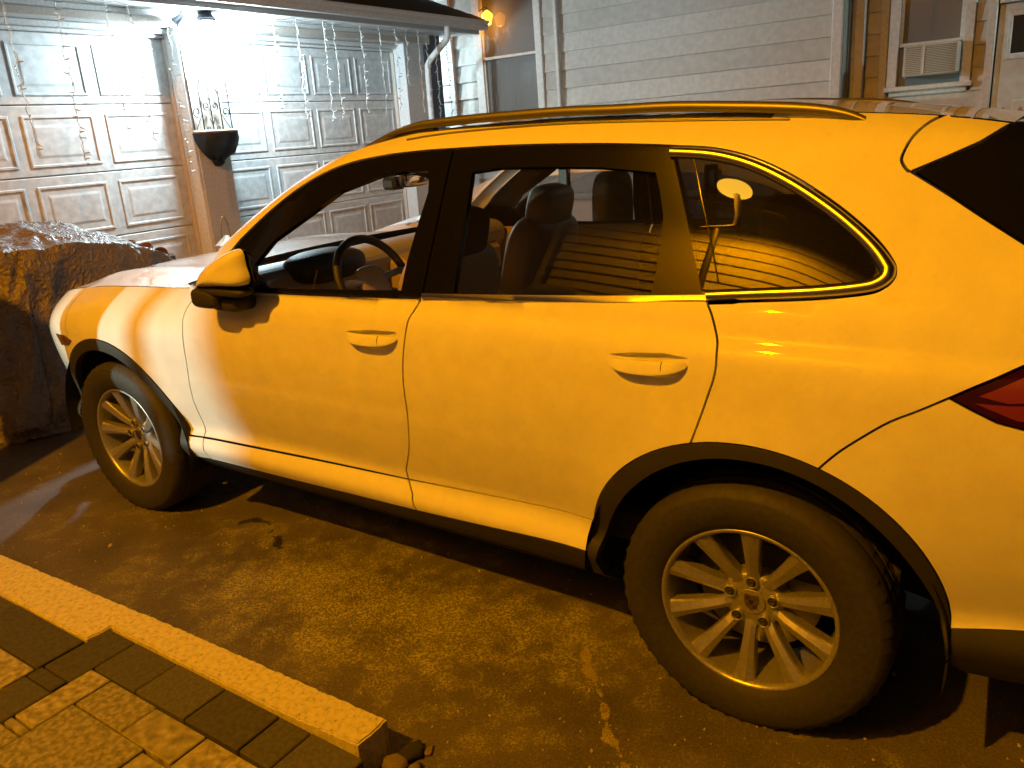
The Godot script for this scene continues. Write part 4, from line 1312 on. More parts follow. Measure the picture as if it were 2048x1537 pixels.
func pavement() -> void:
	rng.seed = 5
	var con := grain(mat(lin(0.68, 0.64, 0.54), 0.88), 0.14, 61, 0.80, 1.0, 2.2, 0.06)
	con.albedo_texture = speck_tex(0.02, 61, 0.15, 0.5)
	con.uv1_scale = Vector3.ONE * 1.7
	var k := MB.new()
	var flat := Transform3D(Basis(Vector3(1, 0, 0), Vector3(0, 0, 1), Vector3(0, -1, 0)), Vector3(0, 0.12, 0))
	flat.basis = Basis(Vector3(1, 0, 0), Vector3(0, 0, 1), Vector3(0, 1, 0))
	var line := [Vector2(-4.4, 0.66), Vector2(-2.801, 0.626), Vector2(-1.704, 0.581), Vector2(-0.7905, 0.560), Vector2(-0.786, 0.60), Vector2(-0.792, 0.672), Vector2(-1.08, 0.686), Vector2(-1.905, 0.690), Vector2(-1.913, 0.772), Vector2(-4.4, 0.772)]
	var top := jag(line, 0.016, 0.0026)
	var inner: PackedVector2Array = Geometry2D.offset_polygon(top, -0.005)[0]
	k.prism(inner, 0.02, flat)
	flat.origin.y = 0.1155
	k.prism(top, 0.14, flat)
	single("kerb", k, con, "long pale concrete kerb edging the driveway in front of the paved walkway", "kerb")
	# walkway of large concrete pavers on a sand bed
	var bed := MB.new()
	bed.box(Vector3(-2.70, 0.02, 1.90), Vector3(3.90, 0.13, 2.40), 0.01)
	var walk := setting("paved_walkway", bed, grain(mat(lin(0.05, 0.042, 0.032), 0.95), 0.2, 63, 0.5, 1.0, 4.0))
	var dark := []
	var tan_ := []
	for i in 3:
		var c := lin(0.088, 0.088, 0.078) * (0.92 + 0.10 * i)
		dark.append(grain(mat(c, 0.80), 0.05, 70 + i, 0.72, 1.0, 1.6 + 0.3 * i, 0.05))
		var t := mat([lin(0.42, 0.40, 0.33), lin(0.47, 0.44, 0.36), lin(0.38, 0.365, 0.31)][i], 0.86)
		grain(t, 0.03, 80 + i, 0.45, 1.0, 1.8 + 0.3 * i, 0.03)
		t.albedo_texture = noise_tex(0.008 + 0.003 * i, 80 + i, 0.58, 1.0, FastNoiseLite.TYPE_SIMPLEX, 8, 1024)
		tan_.append(t)
	var D := [[-2.36, -1.917, 0.773, 0.933], [-2.80, -2.36, 0.773, 0.933], [-3.24, -2.80, 0.773, 0.933], [-1.913, -1.756, 0.692, 0.915], [-1.756, -1.535, 0.692, 0.842], [-1.535, -1.299, 0.692, 0.842], [-1.299, -1.065, 0.692, 0.842], [-1.065, -0.939, 0.692, 0.842], [-0.939, -0.745, 0.692, 0.842], [-1.913, -1.766, 0.915, 0.967], [-1.913, -1.756, 0.967, 1.110], [-0.939, -0.77, 0.845, 1.30], [-2.36, -1.917, 1.34, 1.56]]
	var T := [[-1.756, -1.648, 0.843, 1.080], [-1.648, -1.413, 0.843, 0.961], [-1.413, -1.181, 0.847, 0.964], [-1.181, -0.941, 0.847, 0.968], [-1.648, -1.292, 0.961, 1.195], [-1.292, -0.941, 0.968, 1.080], [-1.292, -0.941, 1.080, 1.30], [-1.913, -1.648, 1.110, 1.22], [-1.756, -1.648, 1.080, 1.11], [-2.20, -1.917, 0.933, 1.037], [-2.36, -2.20, 0.933, 1.17], [-2.20, -1.917, 1.037, 1.17], [-2.36, -1.917, 1.17, 1.34], [-1.913, -1.56, 1.22, 1.42], [-1.56, -1.292, 1.195, 1.42], [-2.72, -2.36, 0.933, 1.17], [-3.0, -2.72, 0.933, 1.17], [-3.0, -2.36, 1.17, 1.40], [-1.292, -0.80, 1.30, 1.50]]
	var n := 0
	for set_ in [D, T]:
		for q in set_:
			var mb := MB.new()
			var gp := 0.0058
			var tilt := Basis.from_euler(Vector3(rng.randf_range(-0.004, 0.004), 0, rng.randf_range(-0.004, 0.004)))
			mb.box(Vector3((q[0] + q[1]) / 2, 0.083 + rng.randf_range(-0.0015, 0.0015), (q[2] + q[3]) / 2), Vector3(q[1] - q[0] - gp, 0.06, q[3] - q[2] - gp), 0.0035, tilt)
			part(walk, "paver", mb, (dark if set_ == D else tan_)[n % 3])
			n += 1
	# broken asphalt and stones by the kerb's end
	var stone_m := [grain(mat(lin(0.33, 0.27, 0.17), 0.9), 0.1, 91, 0.5, 1.0, 5.0, 0.2), grain(mat(lin(0.05, 0.045, 0.04), 0.9), 0.1, 92, 0.5, 1.0, 5.0, 0.2)]
	var labels := ["yellowish lump of stone lying at the end of the kerb", "dark chunk of broken asphalt beside the kerb end", "small pale stone at the bottom edge beside the kerb end", "flat pale stone half hidden under the last dark paver", "crumbled pale stone next to the dark asphalt chunk"]
	var at := [Vector3(-0.735, 0.02, 0.60), Vector3(-0.735, 0.012, 0.535), Vector3(-0.69, 0.012, 0.575), Vector3(-0.765, 0.015, 0.70), Vector3(-0.70, 0.006, 0.50)]
	var size := [Vector3(0.07, 0.05, 0.06), Vector3(0.08, 0.03, 0.05), Vector3(0.035, 0.03, 0.04), Vector3(0.09, 0.03, 0.06), Vector3(0.04, 0.014, 0.025)]
	var nz := FastNoiseLite.new()
	nz.frequency = 22.0
	for i in 5:
		var mb := MB.new()
		mb.blob(at[i], size[i], 0.75, Basis(Vector3.UP, i * 1.3), 22, 14)
		for j in mb.v.size():
			mb.v[j] += mb.n[j] * nz.get_noise_3dv(mb.v[j] * 1.0) * 0.014
		single("stone", mb, stone_m[[0, 1, 0, 0, 0][i]], labels[i], "stone", "rubble at the kerb end")

func wire_strand(top: Vector3, length: float, back: float) -> MB:
	var mb := MB.new()
	var p := top
	var pts := [p]
	var y := 0.0
	var sway := rng.randf_range(-0.02, 0.02)
	while y < length:
		y += rng.randf_range(0.03, 0.05)
		p = Vector3(top.x + rng.randf_range(-0.006, 0.006), top.y - y, top.z + sway * y / length + rng.randf_range(-0.014, 0.014))
		pts.append(p)
	mb.tube(pts, 0.0030, 4, false)
	# a second wire twisted round the first, and the small clear bulbs
	var pts2 := []
	for i in pts.size():
		pts2.append(pts[i] + Vector3(0.005, 0, 0.012 * sin(i * 1.7)))
	mb.tube(pts2, 0.0020, 4, false)
	for i in range(1, pts.size()):
		if rng.randf() < 0.72:
			var a := rng.randf_range(0, TAU)
			var d := Vector3(absf(cos(a)) * 0.6, rng.randf_range(-0.5, 0.4), sin(a)).normalized()
			mb.tube([pts[i], pts[i] + d * 0.016, pts[i] + d * 0.042], [0.0034, 0.0056, 0.0030], 5)
	return mb

func scroll(mb: MB, c: Vector3, r: float, turns: float, dir: float, start: float, rad := 0.005) -> void:
	var pts := []
	for i in 22:
		var t := i / 21.0
		var a := start + dir * TAU * turns * t
		pts.append(c + Vector3(0, sin(a), cos(a)) * r * (1.0 - 0.78 * t))
	mb.tube(pts, rad, 6)

func garage() -> void:
	var gx := -6.05
	var white := grain(mat(lin(0.62, 0.62, 0.62), 0.6), 0.04, 101, 0.86, 1.0, 1.3)
	var door_m := grain(mat(lin(0.60, 0.60, 0.60), 0.45), 0.02, 102, 0.84, 1.0, 1.1)
	var trim_tan := grain(mat(lin(0.52, 0.46, 0.41), 0.6), 0.05, 103, 0.85, 1.0, 1.5)
	var soffit_m := grain(mat(lin(0.50, 0.50, 0.50), 0.6), 0.05, 104, 0.88, 1.0, 1.5)
	var g := thing("garage", "white double garage with two panelled overhead doors behind the SUV", "garage", Vector3(gx, 0.38, -3.0))
	# doors of four sections with sixteen raised panels each
	var rows := [0.405, 0.935, 1.465, 1.995, 2.525]
	var pan := MB.new()
	var rings := [[0.0, 0.0], [0.006, 0.006], [0.020, 0.006], [0.030, -0.006], [0.036, -0.007], [0.088, 0.003], [0.093, 0.0035]]
	var pw := 0.2875
	var ph := 0.195
	for i in rings.size() - 1:
		var a: Array = rings[i]
		var b: Array = rings[i + 1]
		for e in 4:
			var q := []
			for w in [[a, e], [a, e + 1], [b, e + 1], [b, e]]:
				var s: Array = [[-1, -1], [1, -1], [1, 1], [-1, 1]][w[1] % 4]
				q.append(Vector3(w[0][1] + 0.0005, s[1] * (ph - w[0][0]), s[0] * (pw - w[0][0])))
			pan.face(q, Vector3.RIGHT)
	var lb: Array = rings[-1]
	pan.face([Vector3(lb[1] + 0.0005, -(ph - lb[0]), -(pw - lb[0])), Vector3(lb[1] + 0.0005, -(ph - lb[0]), pw - lb[0]), Vector3(lb[1] + 0.0005, ph - lb[0], pw - lb[0]), Vector3(lb[1] + 0.0005, ph - lb[0], -(pw - lb[0]))], Vector3.RIGHT)
	var pan_mesh := pan.mesh()
	for d in [[-2.80, -0.05, [-2.4275, -1.7525, -1.0875, -0.4225]], [-5.78, -3.10, [-5.4375, -4.79, -4.145, -3.49]]]:
		var slab := MB.new()
		for i in 4:
			slab.box(Vector3(gx - 0.022, (rows[i] + rows[i + 1]) / 2, (d[0] + d[1]) / 2), Vector3(0.044, rows[i + 1] - rows[i] - 0.006, d[1] - d[0]), 0.006)
		var dr := part(g, "garage_door", slab, door_m)
		for i in 4:
			for z in d[2]:
				var o := part(dr, "door_panel", pan_mesh, door_m)
				o.global_position = Vector3(gx, (rows[i] + rows[i + 1]) / 2 - 0.005, z)
		var wth := MB.new()
		wth.box(Vector3(gx + 0.018, 2.538, (d[0] + d[1]) / 2), Vector3(0.05, 0.03, d[1] - d[0]), 0.006)
		wth.box(Vector3(gx + 0.055, 2.575, (d[0] + d[1]) / 2), Vector3(0.09, 0.045, d[1] - d[0] + 0.02), 0.006)
		part(dr, "head_stop", wth, white)
		for z in [d[0], d[1]]:
			var js := MB.new()
			js.box(Vector3(gx + 0.02, 1.46, z), Vector3(0.05, 2.12, 0.035), 0.006)
			part(dr, "side_stop", js, trim_tan)
	# piers, header and side wall
	for q in [["pier", -3.10, -2.80, -5.85, white], ["pier", -6.14, -5.78, -5.85, white], ["pier", -0.05, 0.40, -5.85, white]]:
		var mb := MB.new()
		mb.box(Vector3((gx - 0.1 + q[3]) / 2, 1.50, (q[1] + q[2]) / 2), Vector3(q[3] - gx + 0.1, 2.25, q[2] - q[1]), 0.006)
		part(g, q[0], mb, q[4])
	var face := MB.new()
	face.box(Vector3(-5.842, 1.46, -2.985), Vector3(0.02, 2.1, 0.33), 0.004)
	part(g, "pier_board", face, trim_tan)
	var hd := MB.new()
	hd.box(Vector3(-5.93, 2.655, -2.9), Vector3(0.28, 0.11, 6.6), 0.006)
	part(g, "header", hd, white)
	hd = MB.new()
	hd.box(Vector3(-5.783, 2.632, -2.9), Vector3(0.016, 0.055, 6.5), 0.003)
	part(g, "header_board", hd, trim_tan)
	var corner := MB.new()
	corner.box(Vector3(-5.99, 1.55, -6.30), Vector3(0.30, 2.32, 0.31), 0.006)
	part(g, "corner_wall", corner, mat(lin(0.030, 0.045, 0.085), 0.55))
	var wall := MB.new()
	wall.box(Vector3(-8.9, 1.55, -6.35), Vector3(5.5, 2.4, 0.16), 0.01)
	wall.box(Vector3(-8.9, 1.55, 0.32), Vector3(5.5, 2.4, 0.16), 0.01)
	wall.box(Vector3(-11.6, 1.55, -3.0), Vector3(0.16, 2.4, 6.7), 0.01)
	part(g, "wall", wall, white)
	var so := MB.new()
	for i in 46:
		so.box(Vector3(-5.72, 2.716, 0.60 - 0.16 * i), Vector3(0.56, 0.012, 0.157), 0.003)
	part(g, "soffit", so, soffit_m)
	var fa := MB.new()
	fa.box(Vector3(-5.452, 2.775, -3.05), Vector3(0.022, 0.15, 7.36), 0.004)
	part(g, "fascia", fa, soffit_m)
	var gut := MB.new()
	var gp := P2([Vector2(0, 0.0), Vector2(0.085, 0.0), Vector2(0.10, 0.03), Vector2(0.105, 0.06), Vector2(0.125, 0.085), Vector2(0.125, 0.10), Vector2(0.112, 0.10), Vector2(0.10, 0.078), Vector2(0.012, 0.012), Vector2(0.012, 0.10), Vector2(0.0, 0.10)])
	gut.prism(gp, 7.42, Transform3D(Basis(Vector3(1, 0, 0), Vector3(0, 1, 0), Vector3(0, 0, 1)), Vector3(-5.440, 2.745, 0.64)))
	var gut_o := part(g, "gutter", gut, grain(mat(lin(0.66, 0.66, 0.68), 0.45), 0.05, 105, 0.8, 1.0, 1.5))
	var ds := MB.new()
	ds.tube([Vector3(-5.385, 2.75, -6.02), Vector3(-5.385, 2.655, -6.02), Vector3(-5.40, 2.61, -6.02), Vector3(-5.66, 2.42, -6.02), Vector3(-5.71, 2.36, -6.02), Vector3(-5.715, 2.25, -6.02), Vector3(-5.715, 0.42, -6.02)], 0.036, 10)
	part(gut_o, "downspout", ds, white)
	# shingled roof rising from the eave
	var slope := Basis(Vector3(0, 0, 1), -0.36)
	var up := Vector3(-cos(0.36), sin(0.36), 0)
	var roof_m := grain(mat(lin(0.045, 0.048, 0.055), 0.92), 0.2, 106, 0.5, 1.0, 3.0, 0.1)
	var ro := MB.new()
	ro.box(Vector3(-5.40, 2.835, -3.03) + up * 3.3, Vector3(6.6, 0.05, 7.5), 0.01, slope)
	var roof_o := part(g, "roof", ro, roof_m)
	for i in 16:
		var c := MB.new()
		c.box(Vector3(-5.40, 2.868, -3.03) + up * (0.10 + 0.20 * i) + Vector3(0, 0.004, 0), Vector3(0.24, 0.008, 7.52), 0.003, Basis(Vector3(0, 0, 1), -0.385))
		part(roof_o, "shingle_course", c, roof_m)
	# globe lamp under the eave
	var gp2 := Vector3(-5.655, 2.575, -2.985)
	var lamp := thing("porch_light", "blazing white globe lamp under the garage eave above the middle pier", "lamp", gp2 + Vector3(0, 0.135, 0))
	var cap := MB.new()
	cap.lathe([Vector2(0.001, 0.0), Vector2(0.055, -0.002), Vector2(0.060, -0.03), Vector2(0.082, -0.05), Vector2(0.088, -0.075), Vector2(0.07, -0.075)], 32, gp2 + Vector3(0, 0.133, 0), Basis(Vector3(1, 0, 0), Vector3(0, 0, -1), Vector3(0, 1, 0)))
	part(lamp, "lamp_cap", cap, mat(lin(0.02, 0.022, 0.03), 0.4, 0.5))
	var globe := MB.new()
	globe.blob(gp2, Vector3(0.155, 0.14, 0.155), 0.9, Basis.IDENTITY, 28, 18)
	part(lamp, "lamp_globe", globe, glow(lin(0.72, 0.92, 1.0), 9.0))
	omni(lamp, gp2, LED, 11.0, 0.07)
	# a sensor floodlight head turned on the left door
	var fl := thing("floodlight", "small floodlight head aimed at the left garage door beside the globe lamp", "lamp", Vector3(-5.70, 2.65, -2.74))
	var fb := Basis.looking_at(Vector3(-0.42, -0.62, 0.62).normalized(), Vector3.UP)
	var fh := MB.new()
	fh.lathe([Vector2(0.001, 0.075), Vector2(0.028, 0.07), Vector2(0.034, 0.03), Vector2(0.052, -0.035), Vector2(0.048, -0.035), Vector2(0.03, 0.01)], 24, Vector3(-5.70, 2.625, -2.74), fb)
	fh.tube([Vector3(-5.70, 2.66, -2.76), Vector3(-5.70, 2.712, -2.80)], 0.012, 8)
	part(fl, "lamp_housing", fh, mat(lin(0.08, 0.085, 0.1), 0.4, 0.4))
	var fe := MB.new()
	fe.lathe([Vector2(0.046, -0.026), Vector2(0.001, -0.030)], 24, Vector3(-5.70, 2.625, -2.74), fb)
	part(fl, "lamp_lens", fe, glow(lin(0.75, 0.93, 1.0), 6.0))
	var sl := SpotLight3D.new()
	sl.name = "floodlight_beam"
	sl.light_color = LED
	sl.light_energy = 1.2
	sl.light_size = 0.04
	sl.spot_range = 12.0
	sl.spot_angle = 42.0
	sl.spot_angle_attenuation = 0.9
	sl.shadow_enabled = true
	fl.add_child(sl)
	sl.global_transform = Transform3D(fb, Vector3(-5.70, 2.625, -2.74) + fb * Vector3(0, 0, -0.04))
	wall_planter()
	icicles()

func wall_planter() -> void:
	var t := thing("wall_planter", "black bowl wall planter with scrolled iron back on the garage pier", "planter", Vector3(-5.83, 1.44, -3.0))
	var iron := mat(lin(0.018, 0.018, 0.02), 0.5, 0.6)
	var bx := -5.825
	var c := Vector3(bx, 1.735, -3.0)
	var bowl := MB.new()
	var b := Basis(Vector3(0, 0, 1), Vector3(1, 0, 0), Vector3(0, 1, 0))
	bowl.lathe([Vector2(0.001, -0.295), Vector2(0.035, -0.285), Vector2(0.052, -0.262), Vector2(0.046, -0.238), Vector2(0.10, -0.220), Vector2(0.155, -0.180), Vector2(0.190, -0.120), Vector2(0.206, -0.06), Vector2(0.208, -0.005)], 40, c, b, 0.0, PI)
	var nz := FastNoiseLite.new()
	nz.frequency = 14.0
	for i in bowl.v.size():
		bowl.v[i] += bowl.n[i] * 0.012 * sin(atan2(bowl.v[i].z - c.z, bowl.v[i].x - c.x) * 9.0 + bowl.v[i].y * 22.0) + bowl.n[i] * nz.get_noise_3dv(bowl.v[i]) * 0.02
	part(t, "bowl", bowl, grain(mat(lin(0.016, 0.017, 0.022), 0.55), 0.1, 111, 0.5, 1.0, 3.0, 0.1))
	var rim := MB.new()
	rim.lathe([Vector2(0.14, -0.01), Vector2(0.205, -0.012), Vector2(0.215, 0.0), Vector2(0.21, 0.018), Vector2(0.15, 0.015)], 40, c, b, 0.0, PI)
	part(t, "rim", rim, grain(mat(lin(0.36, 0.29, 0.19), 0.6), 0.1, 112, 0.6, 1.0, 4.0))
	var soil := MB.new()
	soil.lathe([Vector2(0.001, 0.006), Vector2(0.16, 0.006)], 30, c, b, 0.0, PI)
	part(t, "filling", soil, mat(lin(0.03, 0.02, 0.012), 0.95))
	for s in [-1.0, 1.0]:
		var up := MB.new()
		up.tube([c + Vector3(0.02, 0, 0.20 * s), c + Vector3(0.02, 0.45, 0.20 * s)], 0.006, 6)
		scroll(up, c + Vector3(0.02, 0.47, 0.175 * s), 0.03, 1.3, s, 0.0 if s > 0 else PI)
		part(t, "side_bar", up, iron)
		var arm := MB.new()
		arm.tube([c + Vector3(0.02, 0.02, 0.10 * s), c + Vector3(0.02, 0.36, 0.10 * s), c + Vector3(0.02, 0.46, 0.075 * s), c + Vector3(0.02, 0.53, 0.0)], 0.006, 6)
		part(t, "arch_bar", arm, iron)
		for q in [[0.22, 0.045, 0.036, 1.2], [0.17, 0.15, 0.045, 1.1], [0.03, 0.05, 0.022, 1.4], [0.34, 0.06, 0.03, 1.2]]:
			var sc := MB.new()
			scroll(sc, c + Vector3(0.022, q[0], q[1] * s), q[2], q[3], s, -PI / 2, 0.0045)
			part(t, "scroll", sc, iron)
		for q in [[0.06, 0.0, 0.12, 0.028, 0.005], [0.27, 0.0, 0.32, 0.05, 0.005], [0.0, 0.195, 0.14, 0.11, 0.0045]]:
			var leaf := MB.new()
			leaf.tube([c + Vector3(0.022, q[0], q[1] * s), c + Vector3(0.022, q[2], q[3] * s)], [q[4], 0.0025], 5)
			part(t, "leaf_twig", leaf, iron)
	var stem := MB.new()
	stem.tube([c + Vector3(0.02, 0.0, 0.0), c + Vector3(0.02, 0.62, 0.0)], 0.0055, 6)
	part(t, "stem", stem, iron)
	# small white lantern standing at the foot of the pier
	var l := thing("garden_lantern", "small white lantern with a wire handle at the foot of the pier", "lantern", Vector3(-5.62, 0.50, -2.80))
	var lw := grain(mat(lin(0.62, 0.58, 0.50), 0.6), 0.1, 113, 0.7, 1.0, 4.0)
	var lb := MB.new()
	lb.box(Vector3(-5.62, 0.62, -2.80), Vector3(0.13, 0.26, 0.13), 0.006)
	part(l, "lantern_body", lb, lw)
	var lr := MB.new()
	lr.lathe([Vector2(0.11, 0.0), Vector2(0.10, 0.014), Vector2(0.03, 0.07), Vector2(0.02, 0.085), Vector2(0.001, 0.09)], 4, Vector3(-5.62, 0.755, -2.80), Basis(Vector3(0, 0, 1), Vector3(1, 0, 0), Vector3(0, 1, 0)), PI / 4, PI / 4 + TAU)
	part(l, "lantern_roof", lr, lw)
	var lh := MB.new()
	var hp := []
	for i in 15:
		var a := PI * i / 14.0
		hp.append(Vector3(-5.62, 0.82 + 0.19 * sin(a), -2.80 + 0.045 * cos(a)))
	lh.tube(hp, 0.006, 6)
	part(l, "lantern_handle", lh, mat(lin(0.30, 0.24, 0.12), 0.35, 0.9))

func icicles() -> void:
	rng.seed = 31
	var wire := mat(lin(0.44, 0.45, 0.43), 0.4)
	for run in [["icicle light string of white wires hanging before the left garage door", 0.30, -2.62, [[-0.25, 1.0], [-0.62, 0.8], [-0.98, 0.95], [-1.26, 1.05], [-1.62, 1.15], [-2.00, 0.95], [-2.18, 0.98], [-2.50, 1.25]]], ["icicle light string of white wires hanging before the right garage door", -3.24, -6.36, [[-3.34, 0.80], [-3.60, 0.75], [-3.88, 0.85], [-4.22, 0.90], [-4.36, 0.92], [-4.74, 0.80], [-5.02, 0.85], [-5.27, 0.78], [-5.45, 0.55], [-5.66, 0.85], [-5.80, 0.95], [-5.96, 0.9], [-6.16, 0.95], [-6.28, 0.95]]]]:
		var t := thing("icicle_lights", run[0], "string lights", Vector3(-5.52, 2.70, run[1]), "icicle light strings along the eave")
		var lead := MB.new()
		var pts := []
		var z: float = run[1]
		while z > run[2]:
			pts.append(Vector3(-5.52, 2.702 - 0.028 * absf(sin(z * 9.0)), z))
			z -= 0.03
		lead.tube(pts, 0.0028, 5)
		part(t, "lead_wire", lead, wire)
		for s in run[3]:
			part(t, "strand", wire_strand(Vector3(-5.52, 2.69, s[0]), s[1], 0.0), wire)

const LED := Color(0.86, 0.965, 1.0)
const SODIUM := Color(1.0, 0.635, 0.0)
const LAMP := Vector3(-1.8, 6.30, 4.6)

func omni(parent: Node3D, at: Vector3, c: Color, e: float, size: float) -> OmniLight3D:
	var o := OmniLight3D.new()
	o.name = "lamp_light"
	o.light_color = c
	o.light_energy = e
	o.light_size = size
	o.omni_range = 40.0
	o.omni_attenuation = 2.0
	o.shadow_enabled = true
	parent.add_child(o, true)
	o.global_position = at
	return o

func spot(parent: Node3D, at: Vector3, dir: Vector3, c: Color, e: float, size: float, angle: float, soft: float) -> SpotLight3D:
	var o := SpotLight3D.new()
	o.name = "lamp_light"
	o.light_color = c
	o.light_energy = e
	o.light_size = size
	o.spot_range = 40.0
	o.spot_attenuation = 2.0
	o.spot_angle = angle
	o.spot_angle_attenuation = soft
	o.shadow_enabled = true
	parent.add_child(o, true)
	o.global_transform = Transform3D(Basis.looking_at(dir.normalized(), Vector3.RIGHT if absf(dir.normalized().y) > 0.95 else Vector3.UP), at)
	return o

func siding_board(mb: MB, x0: float, x1: float, y: float, z: float, h: float, s := 1.0) -> void:
	# one clapboard: its foot stands proud, its head is tucked under the next
	var d := 0.027 * s
	mb.face([Vector3(x0, y, z + d), Vector3(x1, y, z + d), Vector3(x1, y + h, z + 0.002 * s), Vector3(x0, y + h, z + 0.002 * s)], Vector3(0, 0, s))
	mb.face([Vector3(x0, y, z + d), Vector3(x1, y, z + d), Vector3(x1, y, z), Vector3(x0, y, z)], Vector3.DOWN)
	for x in [x0, x1]:
		mb.face([Vector3(x, y, z + d), Vector3(x, y + h, z + 0.002 * s), Vector3(x, y, z)], Vector3(1 if x == x1 else -1, 0, 0))

func house() -> void:
	var h := thing("house", "pale clapboard house with white trim running along the far side of the driveway", "house", Vector3(0, 0, -7.0))
	h.rotation.z = 0.021
	var sid := []
	for i in 3:
		sid.append(grain(mat(lin(0.56, 0.56, 0.52) * (0.97 + 0.03 * i), 0.62), 0.02, 121 + i, 0.88, 1.0, 0.8 + 0.2 * i))
	var white := grain(mat(lin(0.66, 0.65, 0.62), 0.5), 0.03, 125, 0.88, 1.0, 1.2)
	var pitch := 0.202
	var wall := MB.new()
	wall.box(Vector3(-4.6, 2.2, -0.12), Vector3(6.6, 4.4, 0.22), 0.01)
	wall.box(Vector3(1.4, 2.2, -0.47), Vector3(5.6, 4.4, 0.22), 0.01)
	part(h, "wall", wall, mat(lin(0.2, 0.2, 0.19), 0.8), true)
	# long wall (z = 0): boards interrupted by the window; set-back wall (z = -0.35) with the second window and the door
	for k in 20:
		var y := 0.092 + pitch * k
		for seg in [[-7.9, -6.03, 0.0], [-5.99, -5.60, 0.0], [-4.655, -1.30, 0.0], [-1.30, -0.90, -0.35], [-0.165, -0.055, -0.35]]:
			var mb := MB.new()
			siding_board(mb, seg[0], seg[1], y, seg[2] - 0.008, pitch + 0.003)
			part(h, "clapboard", mb, sid[(k * 7 + int(seg[0] * 3)) % 3], true)
		var more := [[-0.055, 3.9, -0.35] if y > 2.5 else [1.05, 3.9, -0.35]]
		if y < 1.60 or y > 3.3:
			more.append([-5.60, -4.655, 0.0])
		if y < 1.55 or y > 3.0:
			more.append([-0.90, -0.165, -0.35])
		for seg in more:
			var mb := MB.new()
			siding_board(mb, seg[0], seg[1], y, seg[2] - 0.008, pitch + 0.003)
			part(h, "clapboard", mb, sid[k % 3], true)
	# boards and pipes standing up the wall
	for q in [["corner_board", -6.01, 0.055, 0.05, 0.0], ["corner_board", -1.315, 0.10, 0.045, 0.0], ["corner_board", -0.945, 0.075, 0.04, -0.35], ["downspout", -4.42, 0.045, 0.06, 0.045], ["downspout", -1.155, 0.085, 0.07, -0.28]]:
		var mb := MB.new()
		mb.box(Vector3(q[1], 2.0, q[4] + q[3] / 2 + 0.004), Vector3(q[2], 4.0, q[3]), 0.008)
		part(h, q[0], mb, white, true)
	var ret := MB.new()
	ret.box(Vector3(-1.285, 2.0, -0.19), Vector3(0.03, 4.0, 0.30), 0.004)
	part(h, "return_wall", ret, sid[0], true)
	# tall window with a pleated blind
	var win := MB.new()
	for q in [[-5.575, 0.115], [-4.695, 0.085]]:
		win.box(Vector3(q[0], 2.52, 0.022), Vector3(q[1], 2.0, 0.06), 0.006)
	win.box(Vector3(-5.13, 1.55, 0.022), Vector3(1.0, 0.09, 0.075), 0.006)
	win.box(Vector3(-5.13, 3.55, 0.022), Vector3(1.0, 0.09, 0.07), 0.006)
	var win_o := part(h, "window", win, white, true)
	var rail := MB.new()
	rail.box(Vector3(-5.13, 2.555, 0.02), Vector3(0.80, 0.032, 0.035), 0.004)
	for q in [[-5.508, 0.02], [-4.748, 0.022]]:
		rail.box(Vector3(q[0], 2.55, 0.012), Vector3(q[1], 1.95, 0.03), 0.004)
	part(win_o, "meeting_rail", rail, white, true)
	var bl := MB.new()
	for i in 66:
		bl.box(Vector3(-5.13, 1.60 + 0.029 * i, -0.03), Vector3(0.75, 0.029, 0.006), 0.002, Basis(Vector3.RIGHT, -0.75 if i % 2 == 0 else 0.75))
	part(win_o, "blind", bl, grain(mat(lin(0.20, 0.165, 0.14), 0.8), 0.05, 127, 0.85, 1.0, 2.0), true)
	var gl := MB.new()
	gl.face([Vector3(-5.50, 1.58, 0.0), Vector3(-4.75, 1.58, 0.0), Vector3(-4.75, 3.52, 0.0), Vector3(-5.50, 3.52, 0.0)], Vector3.BACK)
	part(win_o, "pane", gl, pane(lin(0.02, 0.02, 0.02), 0.06), true)
	# window with the air conditioner
	var w2 := MB.new()
	for q in [[-0.855, 0.09], [-0.215, 0.09]]:
		w2.box(Vector3(q[0], 2.40, -0.325), Vector3(q[1], 1.3, 0.07), 0.006)
	w2.box(Vector3(-0.535, 1.775, -0.31), Vector3(0.76, 0.045, 0.12), 0.006)
	w2.box(Vector3(-0.535, 1.735, -0.335), Vector3(0.68, 0.06, 0.05), 0.006)
	w2.box(Vector3(-0.535, 3.05, -0.325), Vector3(0.73, 0.09, 0.07), 0.006)
	var w2_o := part(h, "window", w2, white, true)
	var sash := MB.new()
	sash.box(Vector3(-0.535, 2.175, -0.335), Vector3(0.55, 0.03, 0.05), 0.005)
	for q in [-0.795, -0.275]:
		sash.box(Vector3(q, 2.6, -0.345), Vector3(0.03, 0.85, 0.04), 0.005)
	part(w2_o, "sash", sash, white, true)
	var cur := MB.new()
	cur.grid(48, 10, func(s: float, t: float) -> Vector3:
		return Vector3(lerpf(-0.785, -0.285, s), lerpf(2.16, 3.0, t), -0.395 + 0.012 * sin(s * 38.0 + sin(t * 3.0)) + 0.006 * sin(s * 91.0)), Vector3.BACK)
	part(w2_o, "curtain", cur, grain(mat(lin(0.20, 0.20, 0.16), 0.9), 0.02, 128, 0.5, 1.0, 2.0), true)
	gl = MB.new()
	gl.face([Vector3(-0.79, 2.19, -0.352), Vector3(-0.28, 2.19, -0.352), Vector3(-0.28, 3.0, -0.352), Vector3(-0.79, 3.0, -0.352)], Vector3.BACK)
	part(w2_o, "pane", gl, pane(lin(0.02, 0.02, 0.02), 0.08), true)
	# white side door
	var dm := grain(mat(lin(0.62, 0.68, 0.68), 0.4), 0.02, 129, 0.9, 1.0, 1.0)
	var df := MB.new()
